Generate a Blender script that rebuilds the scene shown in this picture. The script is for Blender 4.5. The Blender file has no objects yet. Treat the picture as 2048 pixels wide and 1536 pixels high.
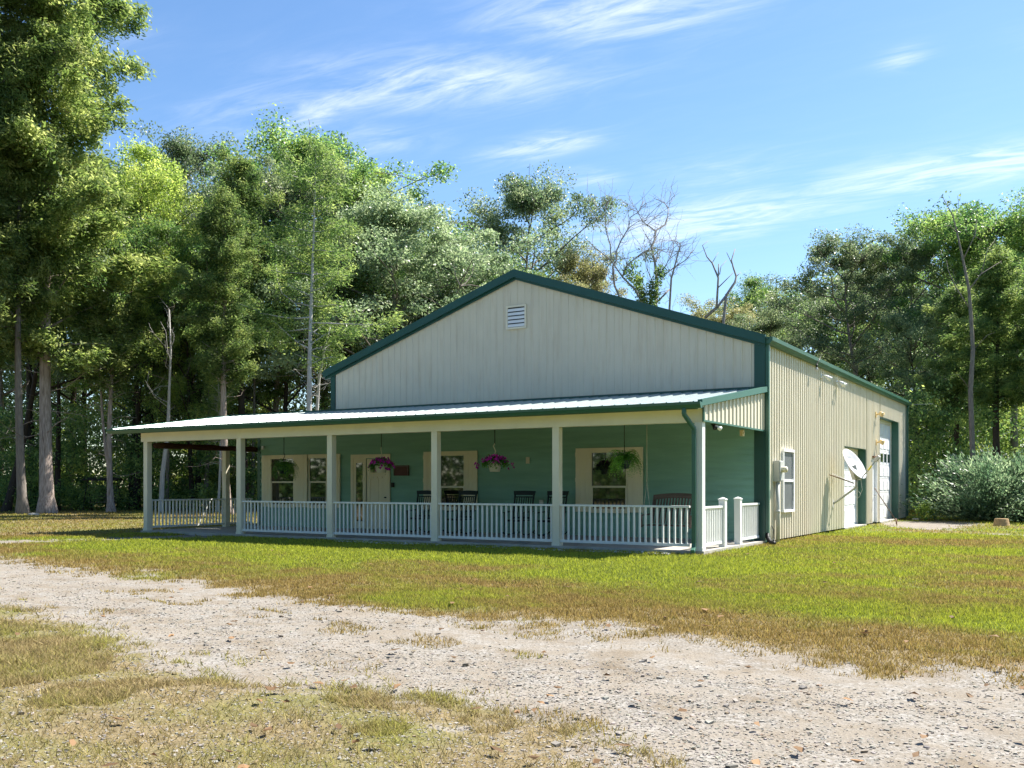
import bpy, math, random
import numpy as np
from mathutils import Vector, Matrix
R_ = math.radians
rng = np.random.default_rng(7); random.seed(7)
S = bpy.context.scene; COL = S.collection

# ---------------------------------------------------------------- camera
FPX, YH, TH, OX, OD, CH = 1908.8, 971.2, R_(58.874), 3.849, 19.562, 1.4
RV = np.array([math.sin(TH), math.cos(TH)]); FV = np.array([-math.cos(TH), math.sin(TH)])
CP = -(OX*RV + OD*FV)
cam = bpy.data.cameras.new('camera'); co = bpy.data.objects.new('camera', cam); COL.objects.link(co); S.camera = co
cam.sensor_width = 36; cam.lens = FPX/2048*36; cam.shift_y = (YH-768)/2048; cam.clip_end = 5000; cam.clip_start = .1
co.location = (CP[0], CP[1], CH)
co.rotation_euler = (math.pi/2, 0, math.atan2(-FV[0], FV[1]))
def at(px, py, d):                      # a point seen at (px, py), d metres in front of the camera
    p = CP + (FV + RV*(px-1024)/FPX)*d
    return (float(p[0]), float(p[1]), CH - (py-YH)*d/FPX)
# ---------------------------------------------------------------- light
SUN = Vector((.43, .65, 1.0)).normalized()
S.view_settings.view_transform = 'Standard'; S.view_settings.look = 'None'; S.view_settings.gamma = 1
S.view_settings.exposure = 1.4
sl = bpy.data.lights.new('sun', 'SUN'); so = bpy.data.objects.new('sun', sl); COL.objects.link(so)
sl.energy = 5.0; sl.angle = R_(.5); sl.color = (1, .95, .86)
so.rotation_euler = SUN.to_track_quat('Z', 'Y').to_euler(); so.location = (10, 10, 40)
W = bpy.data.worlds.new('World'); S.world = W; W.use_nodes = True
def build_world():
    nt = W.node_tree; N = nt.nodes; L = nt.links; N.clear()
    out = N.new('ShaderNodeOutputWorld'); bg = N.new('ShaderNodeBackground'); L.new(bg.outputs[0], out.inputs[0])
    sky = N.new('ShaderNodeTexSky'); sky.sky_type = 'NISHITA'; sky.sun_disc = False
    sky.sun_elevation = math.asin(SUN.z); sky.sun_rotation = math.atan2(SUN.x, SUN.y)
    sky.air_density = 1.0; sky.dust_density = .35; sky.ozone_density = 2.2; sky.altitude = 200
    tc = N.new('ShaderNodeTexCoord'); sep = N.new('ShaderNodeSeparateXYZ'); L.new(tc.outputs['Generated'], sep.inputs[0])
    def m(op, a, b=None, c=None):
        n = N.new('ShaderNodeMath'); n.operation = op
        for i, v in enumerate((a, b, c)):
            if v is None: continue
            if isinstance(v, (int, float)): n.inputs[i].default_value = v
            else: L.new(v, n.inputs[i])
        return n.outputs[0]
    z = m('MAXIMUM', sep.outputs[2], .03)
    X = m('DIVIDE', sep.outputs[0], z); Y = m('DIVIDE', sep.outputs[1], z)     # a plane of cloud overhead
    cv = N.new('ShaderNodeCombineXYZ'); L.new(X, cv.inputs[0]); L.new(Y, cv.inputs[1])
    def noise(rot, sc, scale, det, rough, dist):
        mp = N.new('ShaderNodeMapping'); mp.inputs['Rotation'].default_value = (0, 0, rot); mp.inputs['Scale'].default_value = sc
        L.new(cv.outputs[0], mp.inputs[0])
        t = N.new('ShaderNodeTexNoise'); L.new(mp.outputs[0], t.inputs['Vector'])
        t.inputs['Scale'].default_value = scale; t.inputs['Detail'].default_value = det
        t.inputs['Roughness'].default_value = rough; t.inputs['Distortion'].default_value = dist
        return t.outputs[0]
    wisps = noise(.5, (1.0, 3.2, 1), 3.0, 9, .62, .8)
    fine = noise(1.1, (1.5, 6, 1), 5.5, 8, .7, .5)
    tex = m('ADD', m('MULTIPLY', wisps, .8), m('MULTIPLY', fine, .2))
    def band(x0, y0, x1, y1, w, amp, soft=1.0):            # a streak of cirrus from one place in the cloud plane to another
        lx, ly = x1-x0, y1-y0; l = math.hypot(lx, ly); ux, uy = lx/l, ly/l
        dx = m('SUBTRACT', X, (x0+x1)/2); dy = m('SUBTRACT', Y, (y0+y1)/2)
        al = m('ADD', m('MULTIPLY', dx, ux), m('MULTIPLY', dy, uy))
        ac = m('ADD', m('MULTIPLY', dx, -uy), m('MULTIPLY', dy, ux))
        al = m('DIVIDE', al, l*.5*soft); ac = m('DIVIDE', ac, w)
        r2 = m('ADD', m('MULTIPLY', al, al), m('MULTIPLY', ac, ac))
        return m('MULTIPLY', m('POWER', 2.718, m('MULTIPLY', r2, -1)), amp)
    bands = [(a, b, c, d, w*1.75, am*1.1) for a, b, c, d, w, am in [(-2.1, 1.85, -1.5, 1.9, .09, .8), (-1.75, 1.8, -1.05, 2.05, .10, 1.0), (-1.3, 2.1, -1.1, 1.95, .06, .7),
             (-1.1, 1.72, -.62, 1.9, .10, 1.1), (-1.6, 2.45, -1.2, 2.46, .055, 1.0), (-1.5, 2.7, -1.3, 2.85, .05, .7),
             (-1.9, 3.55, -.7, 3.40, .16, 1.1), (-.8, 3.3, .1, 3.35, .12, 1.2), (-.42, 2.35, -.32, 2.42, .04, .7),
             (-2.0, 1.3, -1.75, 1.4, .04, .35), (-1.2, 2.9, -.7, 3.0, .12, .35), (-.15, 2.4, .1, 2.5, .04, .5), (-1.9, 2.05, -1.6, 2.25, .1, .5)]]
    tot = None
    for b in bands:
        v = band(*b); tot = v if tot is None else m('MAXIMUM', tot, v)
    base = m('MULTIPLY', noise(.2, (1, 1.6, 1), .8, 4, .5, 0), .22)
    tot = m('ADD', tot, base)
    cl = m('MULTIPLY', tot, m('MULTIPLY', m('SUBTRACT', tex, .33), 3.6))
    mr = N.new('ShaderNodeMapRange'); mr.interpolation_type = 'SMOOTHSTEP'; L.new(cl, mr.inputs[0])
    mr.inputs[1].default_value = -.02; mr.inputs[2].default_value = 1.5; mr.inputs[3].default_value = 0; mr.inputs[4].default_value = .62
    hs = N.new('ShaderNodeHueSaturation'); hs.inputs['Saturation'].default_value = 1.14; hs.inputs['Value'].default_value = 1.05
    L.new(sky.outputs[0], hs.inputs['Color'])
    mx = N.new('ShaderNodeMix'); mx.data_type = 'RGBA'; L.new(mr.outputs[0], mx.inputs[0]); L.new(hs.outputs[0], mx.inputs[6])
    mx.inputs[7].default_value = (6.2, 6.6, 7.2, 1)
    L.new(mx.outputs[2], bg.inputs[0]); bg.inputs[1].default_value = .08
build_world()

# ---------------------------------------------------------------- materials
def material(name, col, rough=.6, var=.12, scale=6, bump=0, bscale=40, spec=.4, metal=0, col2=None, stretch=(1, 1, 1), trans=0, coat=0, stain=None):
    m = bpy.data.materials.new(name); m.use_nodes = True; nt = m.node_tree; N = nt.nodes; L = nt.links
    p = N['Principled BSDF']; p.inputs['Roughness'].default_value = rough; p.inputs['Metallic'].default_value = metal
    p.inputs['Specular IOR Level'].default_value = spec; p.inputs['Coat Weight'].default_value = coat
    tc = N.new('ShaderNodeTexCoord'); mp = N.new('ShaderNodeMapping'); mp.inputs['Scale'].default_value = stretch; L.new(tc.outputs['Object'], mp.inputs[0])
    t = N.new('ShaderNodeTexNoise'); t.inputs['Scale'].default_value = scale; t.inputs['Detail'].default_value = 6; t.inputs['Roughness'].default_value = .6
    L.new(mp.outputs[0], t.inputs['Vector'])
    r = N.new('ShaderNodeValToRGB'); L.new(t.outputs[0], r.inputs[0])
    a = [max(0, c*(1-var)) for c in col]; b = [min(1, c*(1+var)) for c in (col2 or col)]
    r.color_ramp.elements[0].position = .3; r.color_ramp.elements[0].color = (*a, 1)
    r.color_ramp.elements[1].position = .7; r.color_ramp.elements[1].color = (*b, 1)
    if stain:                                                            # vertical rusty runs and dirt
        m2 = N.new('ShaderNodeMapping'); m2.inputs['Scale'].default_value = (2.6, 2.6, .22); L.new(tc.outputs['Object'], m2.inputs[0])
        t3 = N.new('ShaderNodeTexNoise'); t3.inputs['Scale'].default_value = 2.2; t3.inputs['Detail'].default_value = 7; t3.inputs['Roughness'].default_value = .68; L.new(m2.outputs[0], t3.inputs['Vector'])
        r3 = N.new('ShaderNodeMapRange'); L.new(t3.outputs[0], r3.inputs[0]); r3.inputs[1].default_value = .50; r3.inputs[2].default_value = .78; r3.inputs[4].default_value = .42
        mx = N.new('ShaderNodeMix'); mx.data_type = 'RGBA'; L.new(r3.outputs[0], mx.inputs[0]); L.new(r.outputs[0], mx.inputs[6]); mx.inputs[7].default_value = (*stain, 1); L.new(mx.outputs[2], p.inputs['Base Color'])
    else: L.new(r.outputs[0], p.inputs['Base Color'])
    if bump:
        t2 = N.new('ShaderNodeTexNoise'); t2.inputs['Scale'].default_value = bscale; t2.inputs['Detail'].default_value = 4; L.new(mp.outputs[0], t2.inputs['Vector'])
        bp = N.new('ShaderNodeBump'); bp.inputs['Strength'].default_value = bump; bp.inputs['Distance'].default_value = .02
        L.new(t2.outputs[0], bp.inputs['Height']); L.new(bp.outputs[0], p.inputs['Normal'])
    return m
def leafmat(name, c1, c2, c3, trans=.35, rough=.5, spec=.35, big=.35):
    """per-leaf colour: random per leaf among three colours, mixed by broad patches of the crown"""
    m = bpy.data.materials.new(name); m.use_nodes = True; nt = m.node_tree; N = nt.nodes; L = nt.links; p = N['Principled BSDF']
    g = N.new('ShaderNodeNewGeometry'); r = N.new('ShaderNodeValToRGB')
    tc = N.new('ShaderNodeTexCoord'); t = N.new('ShaderNodeTexNoise'); t.inputs['Scale'].default_value = big; t.inputs['Detail'].default_value = 3
    L.new(tc.outputs['Object'], t.inputs['Vector'])
    a = N.new('ShaderNodeMath'); a.operation = 'MULTIPLY_ADD'; L.new(g.outputs['Random Per Island'], a.inputs[0]); a.inputs[1].default_value = .55
    t9 = N.new('ShaderNodeTexNoise'); t9.inputs['Scale'].default_value = 1.5; t9.inputs['Detail'].default_value = 2; L.new(tc.outputs['Object'], t9.inputs['Vector'])  # clump-scale tone painted in for dark gaps and brightly lit leaves
    av = N.new('ShaderNodeMath'); av.operation = 'MULTIPLY_ADD'; L.new(t9.outputs[0], av.inputs[0]); av.inputs[1].default_value = 1.3; av.inputs[2].default_value = -.65
    a9 = N.new('ShaderNodeMath'); a9.operation = 'ADD'; L.new(t.outputs[0], a9.inputs[0]); L.new(av.outputs[0], a9.inputs[1])
    b = N.new('ShaderNodeMath'); b.operation = 'MULTIPLY_ADD'; L.new(a9.outputs[0], b.inputs[0]); b.inputs[1].default_value = 1.6; b.inputs[2].default_value = -.58
    L.new(b.outputs[0], a.inputs[2]); L.new(a.outputs[0], r.inputs[0])
    e = r.color_ramp.elements; e[0].position = .0; e[0].color = (*c1, 1); e[1].position = 1; e[1].color = (*c3, 1); x = e.new(.5); x.color = (*c2, 1)
    oi = N.new('ShaderNodeObjectInfo'); hs = N.new('ShaderNodeHueSaturation')
    v = N.new('ShaderNodeMapRange'); L.new(oi.outputs['Random'], v.inputs[0]); v.inputs[3].default_value = .82; v.inputs[4].default_value = 1.2
    L.new(v.outputs[0], hs.inputs['Value']); L.new(r.outputs[0], hs.inputs['Color'])
    L.new(hs.outputs[0], p.inputs['Base Color']); p.inputs['Roughness'].default_value = rough; p.inputs['Specular IOR Level'].default_value = spec
    tr = N.new('ShaderNodeBsdfTranslucent'); hs2 = N.new('ShaderNodeHueSaturation'); hs2.inputs['Value'].default_value = 2.1; hs2.inputs['Saturation'].default_value = 1.1
    hs2.inputs['Hue'].default_value = .488
    L.new(hs.outputs[0], hs2.inputs['Color']); L.new(hs2.outputs[0], tr.inputs[0])
    mx = N.new('ShaderNodeMixShader'); mx.inputs[0].default_value = trans+.06
    L.new(p.outputs[0], mx.inputs[1]); L.new(tr.outputs[0], mx.inputs[2]); L.new(mx.outputs[0], N['Material Output'].inputs[0])
    return m
M = dict(
 beige=material('painted metal beige', (.66, .605, .475), .42, .04, 1.2, .05, 8, .45, stain=(.42, .30, .17)),
 green=material('painted metal green', (.008, .066, .054), .38, .10, 2, .04, 10, .5),
 green_gut=material('painted gutter green', (.034, .118, .083), .42, .12, 2, .04, 10, .5),
 siding=material('teal lap siding', (.24, .45, .355), .6, .10, 2.5, .25, 30, .25, stretch=(.35, .35, 3)),
 roofm=material('pale metal roofing', (.40, .46, .45), .26, .06, 1.5, .03, 6, .6, metal=.3),
 cream=material('cream board', (.82, .76, .56), .6, .06, 3, .12, 25, .3, stretch=(1, 1, .3)),
 beam=material('cream beam paint', (.76, .71, .56), .5, .05, 2, .06, 20, .3),
 white=material('white vinyl', (.76, .77, .74), .38, .04, 4, .03, 20, .45),
 whited=material('white door paint', (.80, .81, .81), .4, .03, 3, .03, 20, .4),
 glass=material('window glass', (.012, .016, .014), .03, .2, 1, 0, spec=1.0, coat=1.0),
 screen=material('grey insect screen', (.10, .11, .115), .45, .1, 3, 0, spec=.5),
 wood=material('weathered brown wood', (.13, .10, .08), .7, .35, 5, .3, 30, .25, stretch=(.3, 3, 3)),
 bark_log=material('bark log', (.065, .032, .020), .9, .4, 8, .6, 14, .1, stretch=(4, .6, 4)),
 dark=material('dark green paint', (.010, .022, .020), .5, .2, 5, 0, spec=.4),
 blackm=material('black plastic', (.012, .012, .013), .5, .2, 5),
 concrete=material('concrete', (.38, .36, .32), .85, .18, 3, .3, 30, .2),
 galv=material('galvanised steel', (.36, .37, .37), .45, .12, 6, .05, 20, .5, metal=.3),
 rust=material('rusty steel', (.16, .085, .05), .75, .4, 12, .2, 30, .3, metal=.2),
 dishw=material('dish enamel', (.5, .5, .51), .35, .03, 3, 0, spec=.4),
 grey=material('grey enamel box', (.42, .43, .41), .5, .06, 4, 0),
 yellow=material('yellow paint', (.75, .62, .10), .5, .1, 6),
 tan=material('yellowed lamp plastic', (.62, .48, .24), .5, .1, 6),
 petal=material('purple petals', (.30, .012, .19), .6, .4, 20, spec=.2, col2=(.48, .03, .30)),
 potw=material('cream basket', (.62, .58, .45), .6, .06, 6),
 rope=material('cotton rope', (.55, .52, .40), .8, .1, 30),
 plaque=material('mahogany plaque', (.075, .016, .011), .5, .25, 8),
 ceil=material('brown boarded ceiling', (.40, .31, .22), .7, .2, 3, .2, 20, .2, stretch=(3, .4, 1)),
 bark=material('grey bark', (.20, .175, .155), .92, .38, 5, .9, 9, .1, stretch=(5, 5, .7)),
 barkred=material('shaggy cedar bark', (.27, .20, .165), .92, .4, 4, 1.0, 8, .1, col2=(.40, .33, .29), stretch=(7, 7, .45)),
 barkdark=material('dark bark', (.055, .045, .038), .92, .4, 5, .8, 9, .1, stretch=(5, 5, .8)),
 barkpale=material('pale grey bark', (.42, .40, .38), .85, .22, 4, .5, 10, .15, stretch=(4, 4, .8)),
 twig=material('dead grey wood', (.28, .26, .24), .9, .3, 5, .5, 10, .1),
 stump=material('cut stump wood', (.35, .24, .13), .85, .25, 12, .4, 20, .1),
 fern=leafmat('fern fronds', (.04, .13, .02), (.09, .22, .035), (.18, .34, .07), .4),
 oak=leafmat('oak leaves', (.045, .08, .04), (.105, .155, .075), (.27, .32, .18), .42, .42, .5),
 oakgold=leafmat('turning oak leaves', (.10, .125, .05), (.20, .21, .09), (.34, .32, .17), .42, .45, .4),
 lime=leafmat('lime leaves', (.075, .13, .03), (.17, .245, .06), (.36, .41, .13), .46, .45, .4),
 grn=leafmat('mid green leaves', (.035, .085, .03), (.09, .165, .05), (.25, .33, .11), .44, .42, .45),
 willow=leafmat('grey green leaves', (.075, .12, .06), (.15, .205, .11), (.28, .335, .20), .36, .4, .5),
 cedar=leafmat('cedar sprays', (.055, .095, .03), (.13, .185, .055), (.31, .35, .14), .40, .6, .2, big=.8),
 cedarg=leafmat('green cedar sprays', (.045, .09, .03), (.12, .185, .06), (.27, .33, .12), .40, .6, .2, big=.8),
 under=leafmat('undergrowth leaves', (.04, .09, .03), (.11, .18, .06), (.33, .41, .14), .45, .45, .4),
 wood_far=leafmat('woodland leaves', (.03, .06, .025), (.06, .10, .04), (.13, .17, .07), .34, .5, .4),
 bush=leafmat('silvery bush leaves', (.05, .10, .055), (.115, .185, .10), (.29, .37, .22), .36, .4, .5),
)
# ---------------------------------------------------------------- mesh helpers
def tag(o, label=None, cat=None, group=None, kind=None):
    if label: o['label'] = label
    if cat: o['category'] = cat
    if group: o['group'] = group
    if kind: o['kind'] = kind
    return o
def empty(name, loc=(0, 0, 0), rz=0, label=None, cat=None, group=None):
    o = bpy.data.objects.new(name, None); o.location = loc; o.rotation_euler = (0, 0, rz); o.empty_display_size = .2
    COL.objects.link(o); return tag(o, label, cat, group)
def mesh_obj(name, me, mat, parent=None, loc=None):
    me.materials.append(mat); o = bpy.data.objects.new(name, me); COL.objects.link(o)
    if parent: o.parent = parent
    if loc is not None: o.location = loc
    return o
def np_mesh(name, v, f, smooth=False):
    """v (N,3), f (M,k) numpy arrays, k fixed"""
    me = bpy.data.meshes.new(name); n, k = f.shape
    me.vertices.add(len(v)); me.vertices.foreach_set('co', np.ascontiguousarray(v, dtype=np.float32).ravel())
    me.loops.add(n*k); me.loops.foreach_set('vertex_index', np.ascontiguousarray(f, dtype=np.int32).ravel())
    me.polygons.add(n); me.polygons.foreach_set('loop_start', np.arange(0, n*k, k, dtype=np.int32))
    me.polygons.foreach_set('use_smooth', np.full(n, smooth)); me.update(calc_edges=True); return me
class MB:
    def __init__(s): s.v = []; s.f = []; s.sm = []
    def add(s, vs, fs, sm=False):
        b = len(s.v); s.v += [tuple(map(float, p)) for p in vs]; s.f += [tuple(i+b for i in f) for f in fs]; s.sm += [sm]*len(fs); return s
    def box(s, x0, x1, y0, y1, z0, z1):
        return s.add([(x0,y0,z0),(x1,y0,z0),(x1,y1,z0),(x0,y1,z0),(x0,y0,z1),(x1,y0,z1),(x1,y1,z1),(x0,y1,z1)],
                     [(0,3,2,1),(4,5,6,7),(0,1,5,4),(1,2,6,5),(2,3,7,6),(3,0,4,7)])
    def bar(s, a, b, w, h, up=(0, 0, 1)):
        a = Vector(a); b = Vector(b); d = (b-a).normalized(); u = Vector(up)
        sd = d.cross(u)
        if sd.length < 1e-4: sd = Vector((1, 0, 0))
        sd.normalize(); u = sd.cross(d).normalized()
        vs = [p + sd*i*w/2 + u*j*h/2 for p in (a, b) for i, j in ((-1,-1),(1,-1),(1,1),(-1,1))]
        return s.add(vs, [(3,2,1,0),(4,5,6,7),(0,1,5,4),(1,2,6,5),(2,3,7,6),(3,0,4,7)])
    def tube(s, pts, rad, n=6, cap=True):
        pts = [Vector(p) for p in pts]
        if not hasattr(rad, '__len__'): rad = [rad]*len(pts)
        vs = []; prev = None
        for i, p in enumerate(pts):
            d = (pts[min(i+1, len(pts)-1)] - pts[max(i-1, 0)]).normalized()
            if prev is None: x = d.orthogonal().normalized()
            else:
                x = prev - d*prev.dot(d)
                if x.length < 1e-5: x = d.orthogonal()
                x.normalize()
            prev = x; y = d.cross(x)
            for k in range(n):
                a = 2*math.pi*k/n; vs.append(p + (x*math.cos(a) + y*math.sin(a))*rad[i])
        fs = [(i*n+k, i*n+(k+1) % n, (i+1)*n+(k+1) % n, (i+1)*n+k) for i in range(len(pts)-1) for k in range(n)]
        if cap: fs += [tuple(reversed(range(n))), tuple((len(pts)-1)*n+k for k in range(n))]
        return s.add(vs, fs, True)
    def lathe(s, prof, n=16, c=(0, 0, 0)):
        vs = [(c[0]+r*math.cos(2*math.pi*k/n), c[1]+r*math.sin(2*math.pi*k/n), c[2]+z) for r, z in prof for k in range(n)]
        fs = [(i*n+k, i*n+(k+1) % n, (i+1)*n+(k+1) % n, (i+1)*n+k) for i in range(len(prof)-1) for k in range(n)]
        return s.add(vs, fs, True)
    def build(s, name, mat, parent=None, loc=None, label=None, bevel=0):
        me = bpy.data.meshes.new(name); me.from_pydata(s.v, [], s.f); me.polygons.foreach_set('use_smooth', s.sm); me.update()
        o = mesh_obj(name, me, mat, parent, loc)
        if label: o['label'] = label
        if bevel:
            b = o.modifiers.new('bevel', 'BEVEL'); b.width = bevel; b.segments = 2; b.limit_method = 'ANGLE'
        return o
def copy_tree(o, parent=None):
    c = o.copy(); COL.objects.link(c); c.parent = parent
    for ch in [x for x in o.children]: copy_tree(ch, c)
    return c
def ribs(mb, o, u, n, u0, u1, zlo, ztop, pitch=.2286, rw=.085, rt=.04, h=.022, extra=()):
    """ribbed sheet: o origin, u along the wall, n outward; ztop a function of the distance along"""
    bp = [(u0, 0), (u1, 0)] + [(e, 0) for e in extra]
    k = math.floor(u0/pitch)-1
    while k*pitch < u1 + pitch:
        c = k*pitch
        for a, hh in ((-rw/2, 0), (-rt/2, h), (rt/2, h), (rw/2, 0)):
            if u0 < c+a < u1: bp.append((c+a, hh))
        k += 1
    bp.sort(); vs = []
    for a, hh in bp:
        for z in (zlo, ztop(a)):
            vs.append((o[0]+u[0]*a+n[0]*hh, o[1]+u[1]*a+n[1]*hh, z))
    fs = [(2*i, 2*i+2, 2*i+3, 2*i+1) for i in range(len(bp)-1)]
    mb.add(vs, fs)

# ---------------------------------------------------------------- numpy noise and the plan of the grounds
def vnoise(x, y, seed=0):
    xi = np.floor(x).astype(np.int64); yi = np.floor(y).astype(np.int64); fx = x-xi; fy = y-yi
    fx = fx*fx*(3-2*fx); fy = fy*fy*(3-2*fy)
    def h(a, b):
        n = (a*374761393 + b*668265263 + seed*1442695) & 0xffffffff
        n = ((n ^ (n >> 13))*1274126177) & 0xffffffff
        return ((n ^ (n >> 16)) & 0xffff)/65535.
    return (h(xi, yi)*(1-fx)+h(xi+1, yi)*fx)*(1-fy) + (h(xi, yi+1)*(1-fx)+h(xi+1, yi+1)*fx)*fy
def fbm(x, y, o=4, seed=0):
    s = 0; a = .5; t = 0
    for i in range(o): s = s+a*vnoise(x*2**i+17*i, y*2**i+5*i, seed+i); t += a; a *= .55
    return s/t
def poly_d(x, y, pts):
    d = np.full(x.shape, 1e9)
    for (ax, ay, aw), (bx, by, bw) in zip(pts[:-1], pts[1:]):
        dx, dy = bx-ax, by-ay; t = np.clip(((x-ax)*dx+(y-ay)*dy)/(dx*dx+dy*dy), 0, 1)
        d = np.minimum(d, np.hypot(x-ax-t*dx, y-ay-t*dy) - (aw+(bw-aw)*t))
    return d
TOPX = [-60, -40, -11.7, -.92, 3.3, 6.4, 12, 40]; TOPY = [2, -2.2, -7.75, -9.76, -10.45, -10.6, -10.9, -12]
BOTX = [-60, -40, -12, -4.3, .72, 3.3, 4.85, 6.2, 8.5, 14, 40]; BOTY = [-6, -8, -10.6, -12.1, -13.6, -13.75, -14.5, -15.6, -17.5, -19.5, -22]
def road_sd(x, y):
    """< 0 on gravel"""
    a = np.maximum(y-np.interp(x, TOPX, TOPY), np.interp(x, BOTX, BOTY)-y)*.97
    b = poly_d(x, y, [(-14.6, -.6, .9), (-15.2, -3, .65), (-16.6, -6, .7), (-19, -9, 1)])
    c = poly_d(x, y, [(1.6, 21, 1.5), (2.0, 16.5, 1.4), (2.6, 14.6, .4)])
    e = poly_d(x, y, [(4.2, 12.4, .15), (6.5, 10.8, .45), (12, 8, .9)])
    return np.minimum(np.minimum(a, b), np.minimum(c, e+.25))
def road_m(x, y):
    n = fbm(x*1.1, y*1.1, 4, 3)-.5; n2 = fbm(x*5, y*5, 3, 9)-.5
    return np.clip(.5-(road_sd(x, y)+n*1.5+n2*.7)/.55, 0, 1)
def green_m(x, y):
    n = fbm(x*.35, y*.55, 4, 21); n2 = fbm(x*1.7, y*2.3, 3, 33)
    top = np.interp(x, TOPX, TOPY); d = y-top                       # distance from the drive
    lawn = np.clip((d+.3)/2.6, 0, 1)
    g = lawn*.74 + (n-.5)*2.3 + (n2-.5)*.9
    g = np.where(x < -17.2, .25+(n-.5)*1.2+(n2-.5)*.3, g)
    bright = np.clip(1-np.abs(y+2.6)/2.0, 0, 1)*np.clip((x+15.5)/2, 0, 1)*np.clip((3-x)/3, 0, 1)
    g = g+bright*.7
    g = np.where(d < -2, .06+(n-.5)*.9+(n2-.5)*.8, g)
    return np.clip(g, 0, 1)
def hgt(x, y):
    r = np.hypot(x-CP[0], y-CP[1]); near = np.clip(1-r/40, 0, 1)
    h = ((fbm(x*.8, y*.8, 3, 40)-.5)*.07 + (fbm(x*4, y*4, 2, 50)-.5)*.02)*near
    rm = np.clip(.5-road_sd(x, y)/.8, 0, 1)
    h = h - .03*rm
    inb = (x > -18.8) & (x < 1.6) & (y > -1.4)
    return np.where(inb, np.minimum(h*.3, 0)-.01, h)

# ================================================================ ground
def build_ground():
    rr = np.concatenate([np.geomspace(.5, 60, 420), np.geomspace(63, 900, 30)])
    a0 = math.atan2(FV[1], FV[0])
    aa = np.concatenate([np.linspace(a0-R_(48), a0+R_(48), 520), np.linspace(a0+R_(50), a0+R_(310), 60)])
    A, RR = np.meshgrid(aa, rr); x = CP[0]+RR*np.cos(A); y = CP[1]+RR*np.sin(A)
    xf, yf = x.ravel(), y.ravel()
    v = np.stack([xf, yf, hgt(xf, yf)], 1); nr, na = x.shape
    i, j = np.meshgrid(np.arange(nr-1), np.arange(na), indexing='ij'); j2 = (j+1) % na
    f = np.stack([i*na+j, (i+1)*na+j, (i+1)*na+j2, i*na+j2], -1).reshape(-1, 4)
    v = np.vstack([v, [[CP[0], CP[1], 0]]]); me = np_mesh('ground', v, f, True)
    for nm, fn in (('road', road_m), ('green', green_m)):
        at_ = me.attributes.new(nm, 'FLOAT', 'POINT'); at_.data.foreach_set('value', np.append(fn(xf, yf), 0).astype(np.float32))
    m = bpy.data.materials.new('ground'); m.use_nodes = True; nt = m.node_tree; N = nt.nodes; L = nt.links; p = N['Principled BSDF']
    p.inputs['Roughness'].default_value = .95; p.inputs['Specular IOR Level'].default_value = .1
    tc = N.new('ShaderNodeTexCoord')
    def noise(s, d=5, r=.6):
        t = N.new('ShaderNodeTexNoise'); t.inputs['Scale'].default_value = s; t.inputs['Detail'].default_value = d; t.inputs['Roughness'].default_value = r
        L.new(tc.outputs['Object'], t.inputs['Vector']); return t.outputs[0]
    def ramp(src, *st):
        r = N.new('ShaderNodeValToRGB'); L.new(src, r.inputs[0]); e = r.color_ramp.elements
        e[0].position, e[0].color = st[0][0], (*st[0][1], 1); e[1].position, e[1].color = st[-1][0], (*st[-1][1], 1)
        for q in st[1:-1]: x = e.new(q[0]); x.color = (*q[1], 1)
        return r.outputs[0]
    def mix(f, a, b, mode='MIX'):
        x = N.new('ShaderNodeMix'); x.data_type = 'RGBA'; x.blend_type = mode
        if isinstance(f, float): x.inputs[0].default_value = f
        else: L.new(f, x.inputs[0])
        L.new(a, x.inputs[6]); L.new(b, x.inputs[7]); return x.outputs[2]
    def attr(n):
        a = N.new('ShaderNodeAttribute'); a.attribute_name = n; return a.outputs['Fac']
    vor = N.new('ShaderNodeTexVoronoi'); vor.inputs['Scale'].default_value = 42; L.new(tc.outputs['Object'], vor.inputs['Vector'])
    dust = ramp(noise(1.3, 8, .65), (.30, (.175, .14, .10)), (.5, (.235, .203, .163)), (.72, (.275, .245, .208)))
    peb = ramp(vor.outputs['Color'], (.15, (.175, .158, .133)), (.5, (.25, .232, .205)), (.85, (.325, .305, .28)))
    patch = ramp(noise(2.2, 6, .7), (.42, (0, 0, 0)), (.62, (1, 1, 1)))
    grav = mix(patch, dust, peb)
    fine = ramp(noise(120, 3, .7), (.3, (.78, .78, .78)), (.7, (1.12, 1.12, 1.12)))
    grav = mix(1.0, grav, fine, 'MULTIPLY')
    soil = ramp(noise(9, 6, .7), (.3, (.12, .095, .05)), (.7, (.26, .205, .12)))
    grass = ramp(noise(30, 5, .75), (.25, (.075, .10, .02)), (.75, (.16, .20, .04)))
    earth = mix(attr('green'), soil, grass)
    edge = N.new('ShaderNodeMath'); edge.operation = 'ADD'; L.new(attr('road'), edge.inputs[0])
    sc = N.new('ShaderNodeMapRange'); L.new(noise(7, 6, .75), sc.inputs[0]); sc.inputs[1].default_value = .3; sc.inputs[2].default_value = .7; sc.inputs[3].default_value = -.45; sc.inputs[4].default_value = .45
    L.new(sc.outputs[0], edge.inputs[1])
    er = N.new('ShaderNodeMapRange'); L.new(edge.outputs[0], er.inputs[0]); er.inputs[1].default_value = .35; er.inputs[2].default_value = .65
    L.new(mix(er.outputs[0], earth, grav), p.inputs['Base Color'])
    ad = N.new('ShaderNodeMath'); ad.operation = 'ADD'; L.new(vor.outputs['Distance'], ad.inputs[0]); L.new(noise(60, 4, .7), ad.inputs[1])
    bp = N.new('ShaderNodeBump'); bp.inputs['Strength'].default_value = .5; bp.inputs['Distance'].default_value = .012; L.new(ad.outputs[0], bp.inputs['Height']); L.new(bp.outputs[0], p.inputs['Normal'])
    tag(mesh_obj('ground', me, m), kind='structure')
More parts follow.
